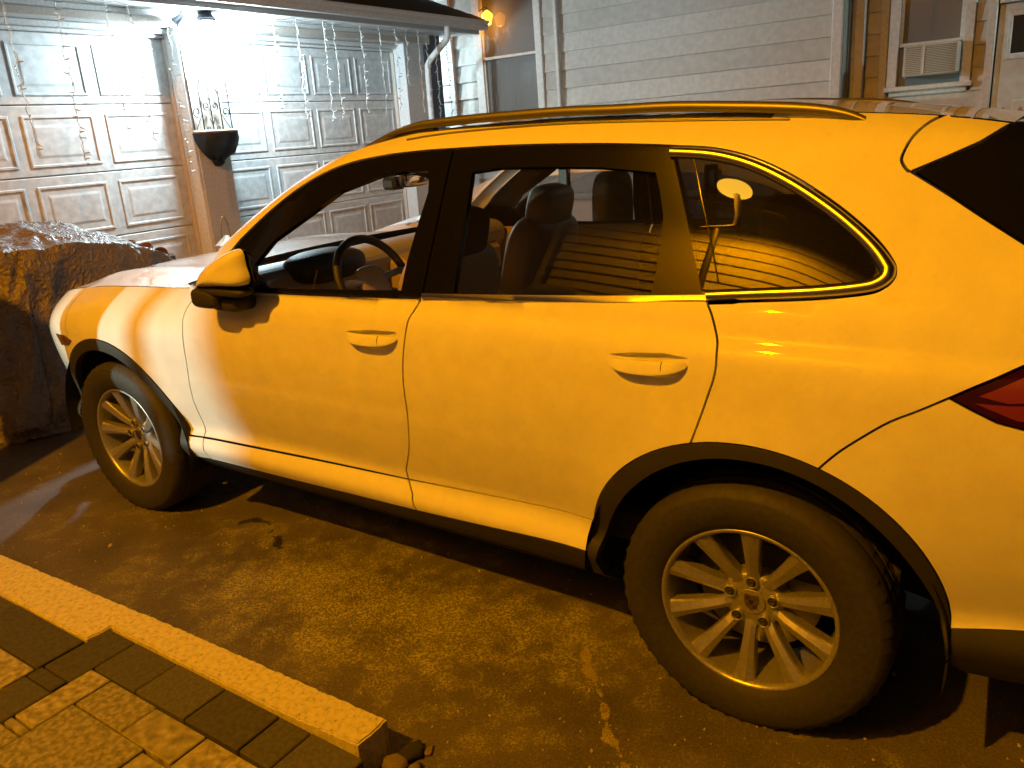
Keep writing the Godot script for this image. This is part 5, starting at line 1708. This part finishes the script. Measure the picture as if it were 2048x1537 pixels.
	for q in [[-0.03, 0.07], [1.0, 0.09]]:
		df.box(Vector3(q[0], 1.25, -0.315), Vector3(q[1], 2.5, 0.09), 0.006)
	df.box(Vector3(0.485, 2.47, -0.315), Vector3(0.94, 0.07, 0.09), 0.006)
	part(h, "door_frame", df, white, true)
	var slab := MB.new()
	slab.box(Vector3(0.485, 1.22, -0.345), Vector3(0.93, 2.42, 0.045), 0.004)
	slab.box(Vector3(0.52, 1.28, -0.322), Vector3(0.66, 0.62, 0.012), 0.006)
	var door := part(h, "door", slab, dm, true)
	var pf := MB.new()
	for q in [[0.52, 2.345, 0.78, 0.05], [0.52, 1.975, 0.78, 0.05]]:
		pf.box(Vector3(q[0], q[1], -0.316), Vector3(q[2], q[3], 0.02), 0.005)
	for q in [0.115, 0.925]:
		pf.box(Vector3(q, 2.16, -0.316), Vector3(0.035, 0.42, 0.02), 0.005)
	part(door, "light_frame", pf, dm, true)
	var dp := MB.new()
	dp.box(Vector3(0.52, 2.16, -0.321), Vector3(0.78, 0.33, 0.006), 0.001)
	part(door, "door_pane", dp, mat(lin(0.02, 0.022, 0.024), 0.08), true)
	var ac := thing("air_conditioner", "white box air conditioner stuck in the window of the house", "air conditioner", Vector3(-0.52, 1.86, -7.33))
	ac.rotation.z = 0.021
	var body := MB.new()
	body.box(Vector3(-0.02, 0.145, 0.06), Vector3(0.47, 0.28, 0.30), 0.012)
	part(ac, "housing", body, grain(mat(lin(0.55, 0.52, 0.44), 0.55), 0.05, 131, 0.8, 1.0, 2.0), true)
	var frame := MB.new()
	for q in [[-0.075, 0.145, 0.014, 0.25], [0.205, 0.145, 0.014, 0.25]]:
		frame.box(Vector3(q[0], q[1], 0.2135), Vector3(q[2], q[3], 0.012), 0.003)
	part(ac, "grille_frame", frame, white, true)
	for i in 17:
		var sl := MB.new()
		sl.box(Vector3(0.065, 0.03 + 0.0145 * i, 0.2125), Vector3(0.26, 0.006, 0.008), 0.002)
		part(ac, "slat", sl, mat(lin(0.16, 0.12, 0.08), 0.6), true)
	for i in 15:
		var sl := MB.new()
		sl.box(Vector3(-0.165, 0.03 + 0.0165 * i, 0.2115), Vector3(0.13, 0.007, 0.006), 0.002)
		part(ac, "louvre", sl, mat(lin(0.20, 0.17, 0.12), 0.6), true)
	var side := MB.new()
	side.box(Vector3(-0.262, 0.15, -0.02), Vector3(0.02, 0.30, 0.02), 0.003)
	side.box(Vector3(0.225, 0.15, -0.02), Vector3(0.025, 0.30, 0.02), 0.003)
	part(ac, "filler_panel", side, white, true)
	# amber lantern on an arm by the tall window
	var am := thing("wall_lantern", "small amber lantern glowing before the blind of the tall window", "lamp", Vector3(-5.55, 2.85, -6.93))
	var lan := MB.new()
	lan.lathe([Vector2(0.045, -0.06), Vector2(0.072, 0.045), Vector2(0.05, 0.07), Vector2(0.012, 0.10), Vector2(0.001, 0.10)], 6, Vector3(-5.402, 2.875, -6.86), Basis(Vector3(0, 0, 1), Vector3(1, 0, 0), Vector3(0, 1, 0)))
	part(am, "lantern_glass", lan, glow(lin(1.0, 0.36, 0.02), 5.0))
	var arm := MB.new()
	arm.tube([Vector3(-5.575, 2.99, -6.955), Vector3(-5.50, 3.0, -6.90), Vector3(-5.402, 3.0, -6.86), Vector3(-5.402, 2.965, -6.86)], 0.008, 8)
	part(am, "lantern_arm", arm, mat(lin(0.03, 0.03, 0.03), 0.5, 0.5))
	omni(am, Vector3(-5.402, 2.86, -6.86), Color(1.0, 0.62, 0.12), 0.09, 0.05)
	# white lamp low in the gap between house and garage
	var al := thing("alley_light", "hidden white lamp on the garage side lighting the clapboards in the gap", "lamp", Vector3(-6.75, 2.45, -6.50))
	var ab := MB.new()
	ab.box(Vector3(-6.75, 2.45, -6.455), Vector3(0.14, 0.16, 0.05), 0.01)
	part(al, "lamp_base", ab, mat(lin(0.3, 0.3, 0.3), 0.5))
	var ag := MB.new()
	ag.blob(Vector3(-6.75, 2.45, -6.53), Vector3(0.10, 0.10, 0.10), 0.9)
	part(al, "lamp_globe", ag, glow(lin(0.72, 0.93, 1.0), 6.0))
	omni(al, Vector3(-6.75, 2.45, -6.53), LED, 2.2, 0.05)
	# porch light over the side door, past the right edge of the view
	var pl := thing("door_light", "white porch lamp over the pale side door of the house", "lamp", Vector3(0.95, 2.75, -7.2))
	var pb := MB.new()
	pb.box(Vector3(0.95, 2.75, -7.30), Vector3(0.12, 0.16, 0.05), 0.01)
	part(pl, "lamp_base", pb, mat(lin(0.3, 0.3, 0.3), 0.5))
	var pg := MB.new()
	pg.blob(Vector3(0.95, 2.75, -7.20), Vector3(0.12, 0.14, 0.12), 0.9)
	part(pl, "lamp_globe", pg, glow(lin(0.75, 1.0, 0.98), 3.0))
	omni(pl, Vector3(0.95, 2.75, -7.20), Color(0.86, 1.0, 0.98), 0.9, 0.05)
	# picket fence behind the SUV's tail
	var labels := ["pointed wooden picket behind the SUV roof, left of two", "pointed wooden picket behind the SUV roof, right of two", "pointed wooden picket past the right edge of the view"]
	for i in 3:
		var x := 0.205 + 0.105 * i
		var pk := MB.new()
		pk.prism(P2([Vector2(-0.035, 0), Vector2(0.035, 0), Vector2(0.035, 1.51), Vector2(0.0, 1.565), Vector2(-0.035, 1.51)]), 0.02, Transform3D(Basis.IDENTITY, Vector3(x, 0, -4.99)))
		single("fence_picket", pk, grain(mat(lin(0.42, 0.30, 0.20), 0.8), 0.05, 133, 0.7, 1.0, 2.0), labels[i], "picket", "pickets of the fence behind the SUV")

func tarp_pile() -> void:
	var t := MB.new()
	var nz := FastNoiseLite.new()
	nz.seed = 4
	nz.frequency = 1.0
	nz.fractal_octaves = 3
	var rg := FastNoiseLite.new()
	rg.seed = 9
	rg.noise_type = FastNoiseLite.TYPE_SIMPLEX
	rg.fractal_type = FastNoiseLite.FRACTAL_RIDGED
	rg.fractal_octaves = 3
	rg.frequency = 1.0
	var cx := -5.03
	var cz := -0.93
	var f := func(s: float, v: float) -> Vector3:
		var a := TAU * s + 0.35
		var ex := 0.42
		var c := signf(cos(a)) * pow(absf(cos(a)), ex)
		var q := signf(sin(a)) * pow(absf(sin(a)), ex)
		var k: float
		var y: float
		if v < 0.62:
			var w := v / 0.62
			k = 1.0 - 0.16 * pow(w, 1.6)
			y = w * 0.93
		else:
			var w := (v - 0.62) / 0.38
			k = 0.84 * (1.0 - w)
			y = 0.93 + 0.07 * sin(w * PI / 2)
		var x := cx + c * 0.68 * k
		var z := cz + q * 0.80 * k
		var top := 1.17 - 0.30 * smoothstep(-0.95, -1.75, z) + 0.03 * nz.get_noise_2d(x * 2.5, z * 2.5)
		# hanging folds on the sides, crumples everywhere
		var side := 1.0 - smoothstep(0.55, 0.75, v)
		var fold := rg.get_noise_2d(s * 5.0 + v * 0.6, v * 0.8 + 3.0) * 0.04 * side * (1.0 - 0.4 * v)
		var crump := rg.get_noise_3d(x * 1.5 + y, y * 1.1, z * 1.5) * 0.040 + nz.get_noise_3d(x * 5.0, y * 3.0, z * 5.0) * 0.012 + rg.get_noise_3d(x * 6.0, y * 6.0 + x * 3.0, z * 6.0) * 0.005 * (1.0 - side * 0.6)
		var o := (fold + crump) * smoothstep(0.0, 0.06, v)
		var flare := 0.05 * pow(1.0 - minf(v / 0.62, 1.0), 3.0)
		var hem := 0.02 * nz.get_noise_1d(s * 40.0)
		return Vector3(x + c * (o * side + flare), maxf(0.0, y * top + o * (1.0 - side) + (hem + 0.012) * (1.0 - smoothstep(0.0, 0.1, v))) + 0.30 * smoothstep(-4.85, -5.9, x) * (1.0 - v), z + q * (o * side + flare))
	t.grid(300, 150, f, Vector3.UP, 0.0018)
	var cn := FastNoiseLite.new()
	cn.seed = 21
	cn.noise_type = FastNoiseLite.TYPE_SIMPLEX
	cn.fractal_type = FastNoiseLite.FRACTAL_RIDGED
	cn.fractal_octaves = 4
	cn.frequency = 0.009
	var crinkle := NoiseTexture2D.new()
	crinkle.width = 1024
	crinkle.height = 1024
	crinkle.seamless = true
	crinkle.noise = cn
	var m := mat(lin(0.20, 0.165, 0.15), 0.29)
	m.metallic_specular = 0.5
	m.albedo_texture = noise_tex(0.02, 141, 0.86, 1.0)
	m.uv1_triplanar = true
	m.uv1_world_triplanar = true
	m.uv1_scale = Vector3.ONE * 1.6
	m.heightmap_enabled = true
	m.heightmap_texture = crinkle
	m.heightmap_scale = 1.5
	single("tarp_covered_pile", t, m, "crumpled brown plastic tarp draped over a pile in front of the left garage door", "tarp")
	# brown pots heaped on the far end of the pile
	var pot := grain(mat(lin(0.24, 0.10, 0.05), 0.75), 0.06, 145, 0.6, 1.0, 3.0, 0.1)
	var spots := [[Vector3(-5.46, 0.885, -1.70), 0.11, "broad terracotta bowl lying beyond the tarp, left of the three"], [Vector3(-5.42, 0.845, -1.87), 0.075, "terracotta pot tipped over beyond the tarp, between two others"], [Vector3(-5.40, 0.80, -1.99), 0.06, "small terracotta pot at the right end beyond the tarp"]]
	var i := 0
	for s in spots:
		var p := MB.new()
		var b := Basis.from_euler(Vector3(-PI / 2 + 0.5 * i, 0.4 * i, 0.5 - 0.5 * i))
		var r: float = s[1]
		p.lathe([Vector2(0.001, -0.6 * r), Vector2(0.62 * r, -0.6 * r), Vector2(0.86 * r, 0.35 * r), Vector2(1.0 * r, 0.38 * r), Vector2(1.0 * r, 0.6 * r), Vector2(0.88 * r, 0.6 * r), Vector2(0.8 * r, 0.3 * r), Vector2(0.5 * r, -0.5 * r), Vector2(0.001, -0.5 * r)], 28, s[0], b)
		single("clay_pot", p, pot, s[2], "pot", "terracotta pots beyond the tarp")
		i += 1
	var st := MB.new()
	st.box(Vector3(-5.50, 0.50, -1.82), Vector3(0.34, 0.62, 0.52), 0.02)
	single("wooden_crate", st, grain(mat(lin(0.14, 0.09, 0.05), 0.85), 0.05, 147, 0.6, 1.0, 2.0), "weathered wooden crate behind the tarp under the clay pots", "crate")

func second_car() -> void:
	var white := mat(lin(0.78, 0.79, 0.78), 0.4)
	white.clearcoat_enabled = true
	var c := thing("white_hatchback", "white hatchback parked on the far side of the SUV, seen through its windows", "car", Vector3(-2.3, 0, -3.75))
	var z0 := -2.92
	var mid := -3.78
	var low_y := Curve1.new([-4.35, -4.2, -3.7, -3.45, -1.0, -0.55, -0.45], [0.72, 0.82, 0.95, 0.97, 1.0, 0.98, 0.9])
	var top_y := Curve1.new([-3.62, -3.3, -2.9, -2.5, -1.9, -1.3, -0.8, -0.5], [0.95, 1.10, 1.26, 1.36, 1.40, 1.38, 1.28, 1.0])
	var pl := Curve1.new([-4.40, -4.32, -4.1, -3.7, -3.0, -1.5, -0.8, -0.5, -0.4], [-0.55, -0.30, -0.10, -0.03, 0.0, 0.0, -0.03, -0.12, -0.4])
	for s in [1.0, -1.0]:
		var side := MB.new()
		side.grid(60, 14, func(u: float, t: float) -> Vector3:
			var x := lerpf(-4.38, -0.42, u)
			var y := lerpf(0.22, low_y.at(x), t)
			for wx in [-3.75, -1.15]:
				var r := Vector2(x - wx, y - 0.31).length()
				if r < 0.34:
					y = maxf(y, 0.31 + sqrt(maxf(0.0, 0.34 * 0.34 - (x - wx) * (x - wx))))
			y = minf(y, low_y.at(x))
			var z := z0 + pl.at(x) - 0.05 * pow(absf(y - 0.62) / 0.4, 2.2)
			return Vector3(x, y, mid + (z - mid) * s), Vector3(0, 0, s))
		part(c, "body_side", side, white)
		var rail := MB.new()
		rail.grid(60, 4, func(u: float, t: float) -> Vector3:
			var x := lerpf(-3.62, -0.5, u)
			var y := top_y.at(x) - 0.085 * t * smoothstep(0.0, 0.2, top_y.at(x) - 0.95)
			var z := z0 - 0.06 - 0.30 * (top_y.at(x) - 0.95) + 0.03 * t
			return Vector3(x, y, mid + (z - mid) * s), Vector3(0, 0.4, s))
		part(c, "roof_edge", rail, white)
		var gl := MB.new()
		gl.grid(40, 4, func(u: float, t: float) -> Vector3:
			var x := lerpf(-3.5, -0.65, u)
			var y := lerpf(low_y.at(x) - 0.01, maxf(low_y.at(x), top_y.at(x) - 0.08), t)
			var z := z0 - 0.05 - 0.28 * (y - 0.95)
			return Vector3(x, y, mid + (z - mid) * s), Vector3(0, 0, s))
		part(c, "side_glass", gl, pane(lin(0.012, 0.018, 0.016), 0.25))
		for q in [[-2.15, -2.27, 0.075], [-1.15, -1.22, 0.08]]:
			var p := MB.new()
			var pa: Vector3 = Vector3(q[1], 0.96, mid + (z0 - 0.045 - mid) * s)
			var pb: Vector3 = Vector3(q[0], 1.33, mid + (z0 - 0.145 - mid) * s)
			p.box((pa + pb) / 2, Vector3(q[2], 0.40, 0.05), 0.01)
			part(c, "pillar", p, mat(lin(0.02, 0.02, 0.02), 0.3))
		for wx in [-3.75, -1.15]:
			var w := MB.new()
			w.lathe([Vector2(0.19, 0.09), Vector2(0.26, 0.105), Vector2(0.30, 0.09), Vector2(0.308, 0.06), Vector2(0.308, -0.06), Vector2(0.29, -0.1)], 40, Vector3(wx, 0.308, mid + (z0 - 0.13 - mid) * s), Basis(Vector3(1, 0, 0), Vector3(0, 1, 0), Vector3(0, 0, s)))
			var wo := part(c, "wheel", w, M.rubber)
			var rm := MB.new()
			rm.lathe([Vector2(0.20, 0.088), Vector2(0.19, 0.095), Vector2(0.17, 0.06), Vector2(0.05, 0.05), Vector2(0.001, 0.055)], 30, Vector3(wx, 0.308, mid + (z0 - 0.13 - mid) * s), Basis(Vector3(1, 0, 0), Vector3(0, 1, 0), Vector3(0, 0, s)))
			part(wo, "hub_cap", rm, M.alloy)
	var hood := MB.new()
	hood.grid(20, 20, func(u: float, t: float) -> Vector3:
		var w := 2 * t - 1
		var x := lerpf(-4.36, -3.55, u)
		return Vector3(x, low_y.at(x) + 0.05 * (1 - w * w), mid + (z0 + pl.at(x) - 0.05 - mid) * w), Vector3.UP)
	part(c, "hood", hood, white)
	var roof := MB.new()
	roof.grid(30, 16, func(u: float, t: float) -> Vector3:
		var w := 2 * t - 1
		var x := lerpf(-2.75, -0.8, u)
		return Vector3(x, top_y.at(x) + 0.05 * (1 - w * w), mid + (z0 - 0.06 - 0.30 * (top_y.at(x) - 0.95) - mid) * w), Vector3.UP)
	part(c, "roof", roof, white)
	for q in [[-3.60, -2.75, "windscreen"], [-0.8, -0.5, "rear_window"]]:
		var ws := MB.new()
		ws.grid(12, 12, func(u: float, t: float) -> Vector3:
			var w := 2 * t - 1
			var x := lerpf(q[0], q[1], u)
			return Vector3(x, top_y.at(x) + 0.04 * (1 - w * w), mid + (z0 - 0.07 - 0.30 * (top_y.at(x) - 0.95) - mid) * w), Vector3.UP)
		part(c, q[2], ws, pane(lin(0.012, 0.018, 0.016), 0.22))
	var inn := MB.new()
	inn.box(Vector3(-2.3, 0.55, mid), Vector3(3.3, 0.5, 1.45), 0.05)
	for z in [mid - 0.36, mid + 0.36]:
		inn.blob(Vector3(-2.05, 1.0, z), Vector3(0.16, 0.6, 0.46), 0.5)
	part(c, "interior", inn, mat(lin(0.03, 0.03, 0.032), 0.8))

func behind_viewer() -> void:
	# the amber street lamp that lights everything: a head on a short arm at the top of its pole
	var s := thing("street_lamp", "amber sodium lamp on a pole, mirrored in the SUV's rear side window", "lamp", Vector3(-2.22, 0, 4.85))
	var steel := mat(lin(0.35, 0.33, 0.30), 0.5, 0.3)
	var pole := MB.new()
	pole.tube([Vector3(-2.22, 0, 4.85), Vector3(-1.94, 5.67, 4.75)], [0.07, 0.035], 14)
	part(s, "pole", pole, steel)
	var arm := MB.new()
	arm.tube([Vector3(-1.72, 5.73, 4.70), Vector3(-1.90, 5.71, 4.74), Vector3(-2.12, 5.69, 4.79)], 0.03, 10)
	arm.tube([Vector3(-1.73, 5.73, 4.70), Vector3(-1.72, 5.90, 4.68), Vector3(-1.77, 6.23, 4.62)], 0.038, 10)
	part(s, "arm", arm, steel)
	var head := MB.new()
	head.blob(LAMP + Vector3(0, 0.115, 0), Vector3(0.26, 0.09, 0.20), 0.7)
	part(s, "lamp_head", head, mat(lin(0.02, 0.02, 0.02), 0.6))
	var lens := MB.new()
	lens.blob(LAMP, Vector3(0.40, 0.17, 0.30), 0.9)
	part(s, "lamp_lens", lens, glow(lin(1.0, 0.50, 0.03), 22.0))
	spot(s, LAMP + Vector3(0, -0.01, 0), Vector3(0.06, -1, 0.18), SODIUM, 71.0, 0.06, 88.0, 0.35)
	# neighbour's house behind the viewer
	var n := thing("neighbour_house", "house with narrow horizontal siding mirrored in the SUV's windows", "house", Vector3(0, 0, 5.6))
	var w := MB.new()
	for k in 42:
		siding_board(w, -4.6, 9.0, 0.02 + 0.17 * k, 5.62, 0.172, -1.0)
	var wm := part(n, "siding", w, grain(mat(lin(0.36, 0.33, 0.26), 0.6), 0.02, 151, 0.85, 1.0, 1.0))
	wm.set_meta("kind", "stuff")
	var bk := MB.new()
	bk.box(Vector3(2.05, 3.56, 6.6), Vector3(13.8, 7.10, 1.9), 0.02)
	part(n, "wall", bk, mat(lin(0.2, 0.2, 0.2), 0.8))
	var rf := MB.new()
	rf.box(Vector3(2.05, 7.22, 6.65), Vector3(14.0, 0.16, 2.0), 0.02)
	part(n, "roof", rf, mat(lin(0.04, 0.04, 0.045), 0.9))
	# low white lamp behind the fence; its light slips past the posts onto the front fender
	var l := thing("garden_lamp", "low white lamp beyond the left edge whose beam falls on the front fender", "lamp", Vector3(-5.2, 0, 4.6))
	var lp := MB.new()
	lp.tube([Vector3(-5.2, 0, 4.6), Vector3(-5.2, 0.92, 4.6)], 0.03, 10)
	part(l, "post", lp, steel)
	var lg := MB.new()
	lg.blob(Vector3(-5.2, 1.0, 4.6), Vector3(0.10, 0.12, 0.10), 0.8)
	part(l, "lamp_globe", lg, glow(lin(0.85, 1.0, 0.92), 1.5))
	spot(l, Vector3(-5.2, 1.0, 4.6) + Vector3(0.42, 0, -0.9).normalized() * 0.065, Vector3(2.55, -0.15, -4.6), Color(0.86, 1.0, 0.92), 24.0, 0.035, 11.0, 0.3)
	var wood := grain(mat(lin(0.20, 0.14, 0.09), 0.8), 0.05, 155, 0.7, 1.0, 2.0)
	var pp := MB.new()
	pp.box(Vector3(-3.60, 1.2, 1.1), Vector3(0.27, 2.4, 0.10), 0.01)
	single("gate_post", pp, wood, "broad wooden post beyond the left edge next to the walkway", "post")
	var tp := MB.new()
	tp.box(Vector3(-4.25, 0.9, 2.9), Vector3(0.034, 1.8, 0.034), 0.006)
	single("thin_post", tp, wood, "thin wooden stake beyond the left edge between lamp and walkway", "post")
	var lw := MB.new()
	for r in 5:
		for k in 8:
			lw.box(Vector3(-4.75 + 0.2 * k + 0.1 * (r % 2), 0.07 + 0.14 * r, 2.55), Vector3(0.196, 0.136, 0.16), 0.008)
	single("low_wall", lw, grain(mat(lin(0.3, 0.25, 0.2), 0.9), 0.1, 156, 0.6, 1.0, 2.0), "low block wall beyond the left edge behind the walkway", "wall")
	var fw := thing("board_fence", "board fence beyond the left edge in front of the low lamp", "fence", Vector3(-3.8, 0, 3.4))
	for i in 12:
		var b := MB.new()
		b.box(Vector3(-4.417 + 0.06 + 0.121 * i, 0.95, 3.4), Vector3(0.12, 1.9, 0.02), 0.004)
		part(fw, "board", b, wood)

func _ready() -> void:
	# camera
	var cam := Camera3D.new()
	cam.name = "camera"
	cam.position = Vector3(0.54342, 1.64140, 1.80977)
	cam.rotation_degrees = Vector3(-18.0715, 34.2537, -3.4514)
	cam.fov = 51.70
	cam.near = 0.05
	cam.far = 400.0
	add_child(cam)
	# night sky
	var env := Environment.new()
	env.background_mode = Environment.BG_SKY
	var sm := ProceduralSkyMaterial.new()
	sm.sky_top_color = Color(0.03, 0.04, 0.065)
	sm.sky_horizon_color = Color(0.065, 0.055, 0.055)
	sm.ground_bottom_color = Color(0.03, 0.025, 0.02)
	sm.ground_horizon_color = Color(0.065, 0.055, 0.055)
	sm.sun_angle_max = 0.0
	var sky := Sky.new()
	sky.sky_material = sm
	env.sky = sky
	env.tonemap_mode = Environment.TONE_MAPPER_LINEAR
	env.tonemap_exposure = 1.0
	env.sdfgi_enabled = true
	env.ssao_enabled = true
	env.ssil_enabled = true
	var we := WorldEnvironment.new()
	we.name = "environment"
	we.environment = env
	add_child(we)
	make_materials()
	behind_viewer()
	ground()
	pavement()
	garage()
	house()
	suv()
	second_car()
	tarp_pile()
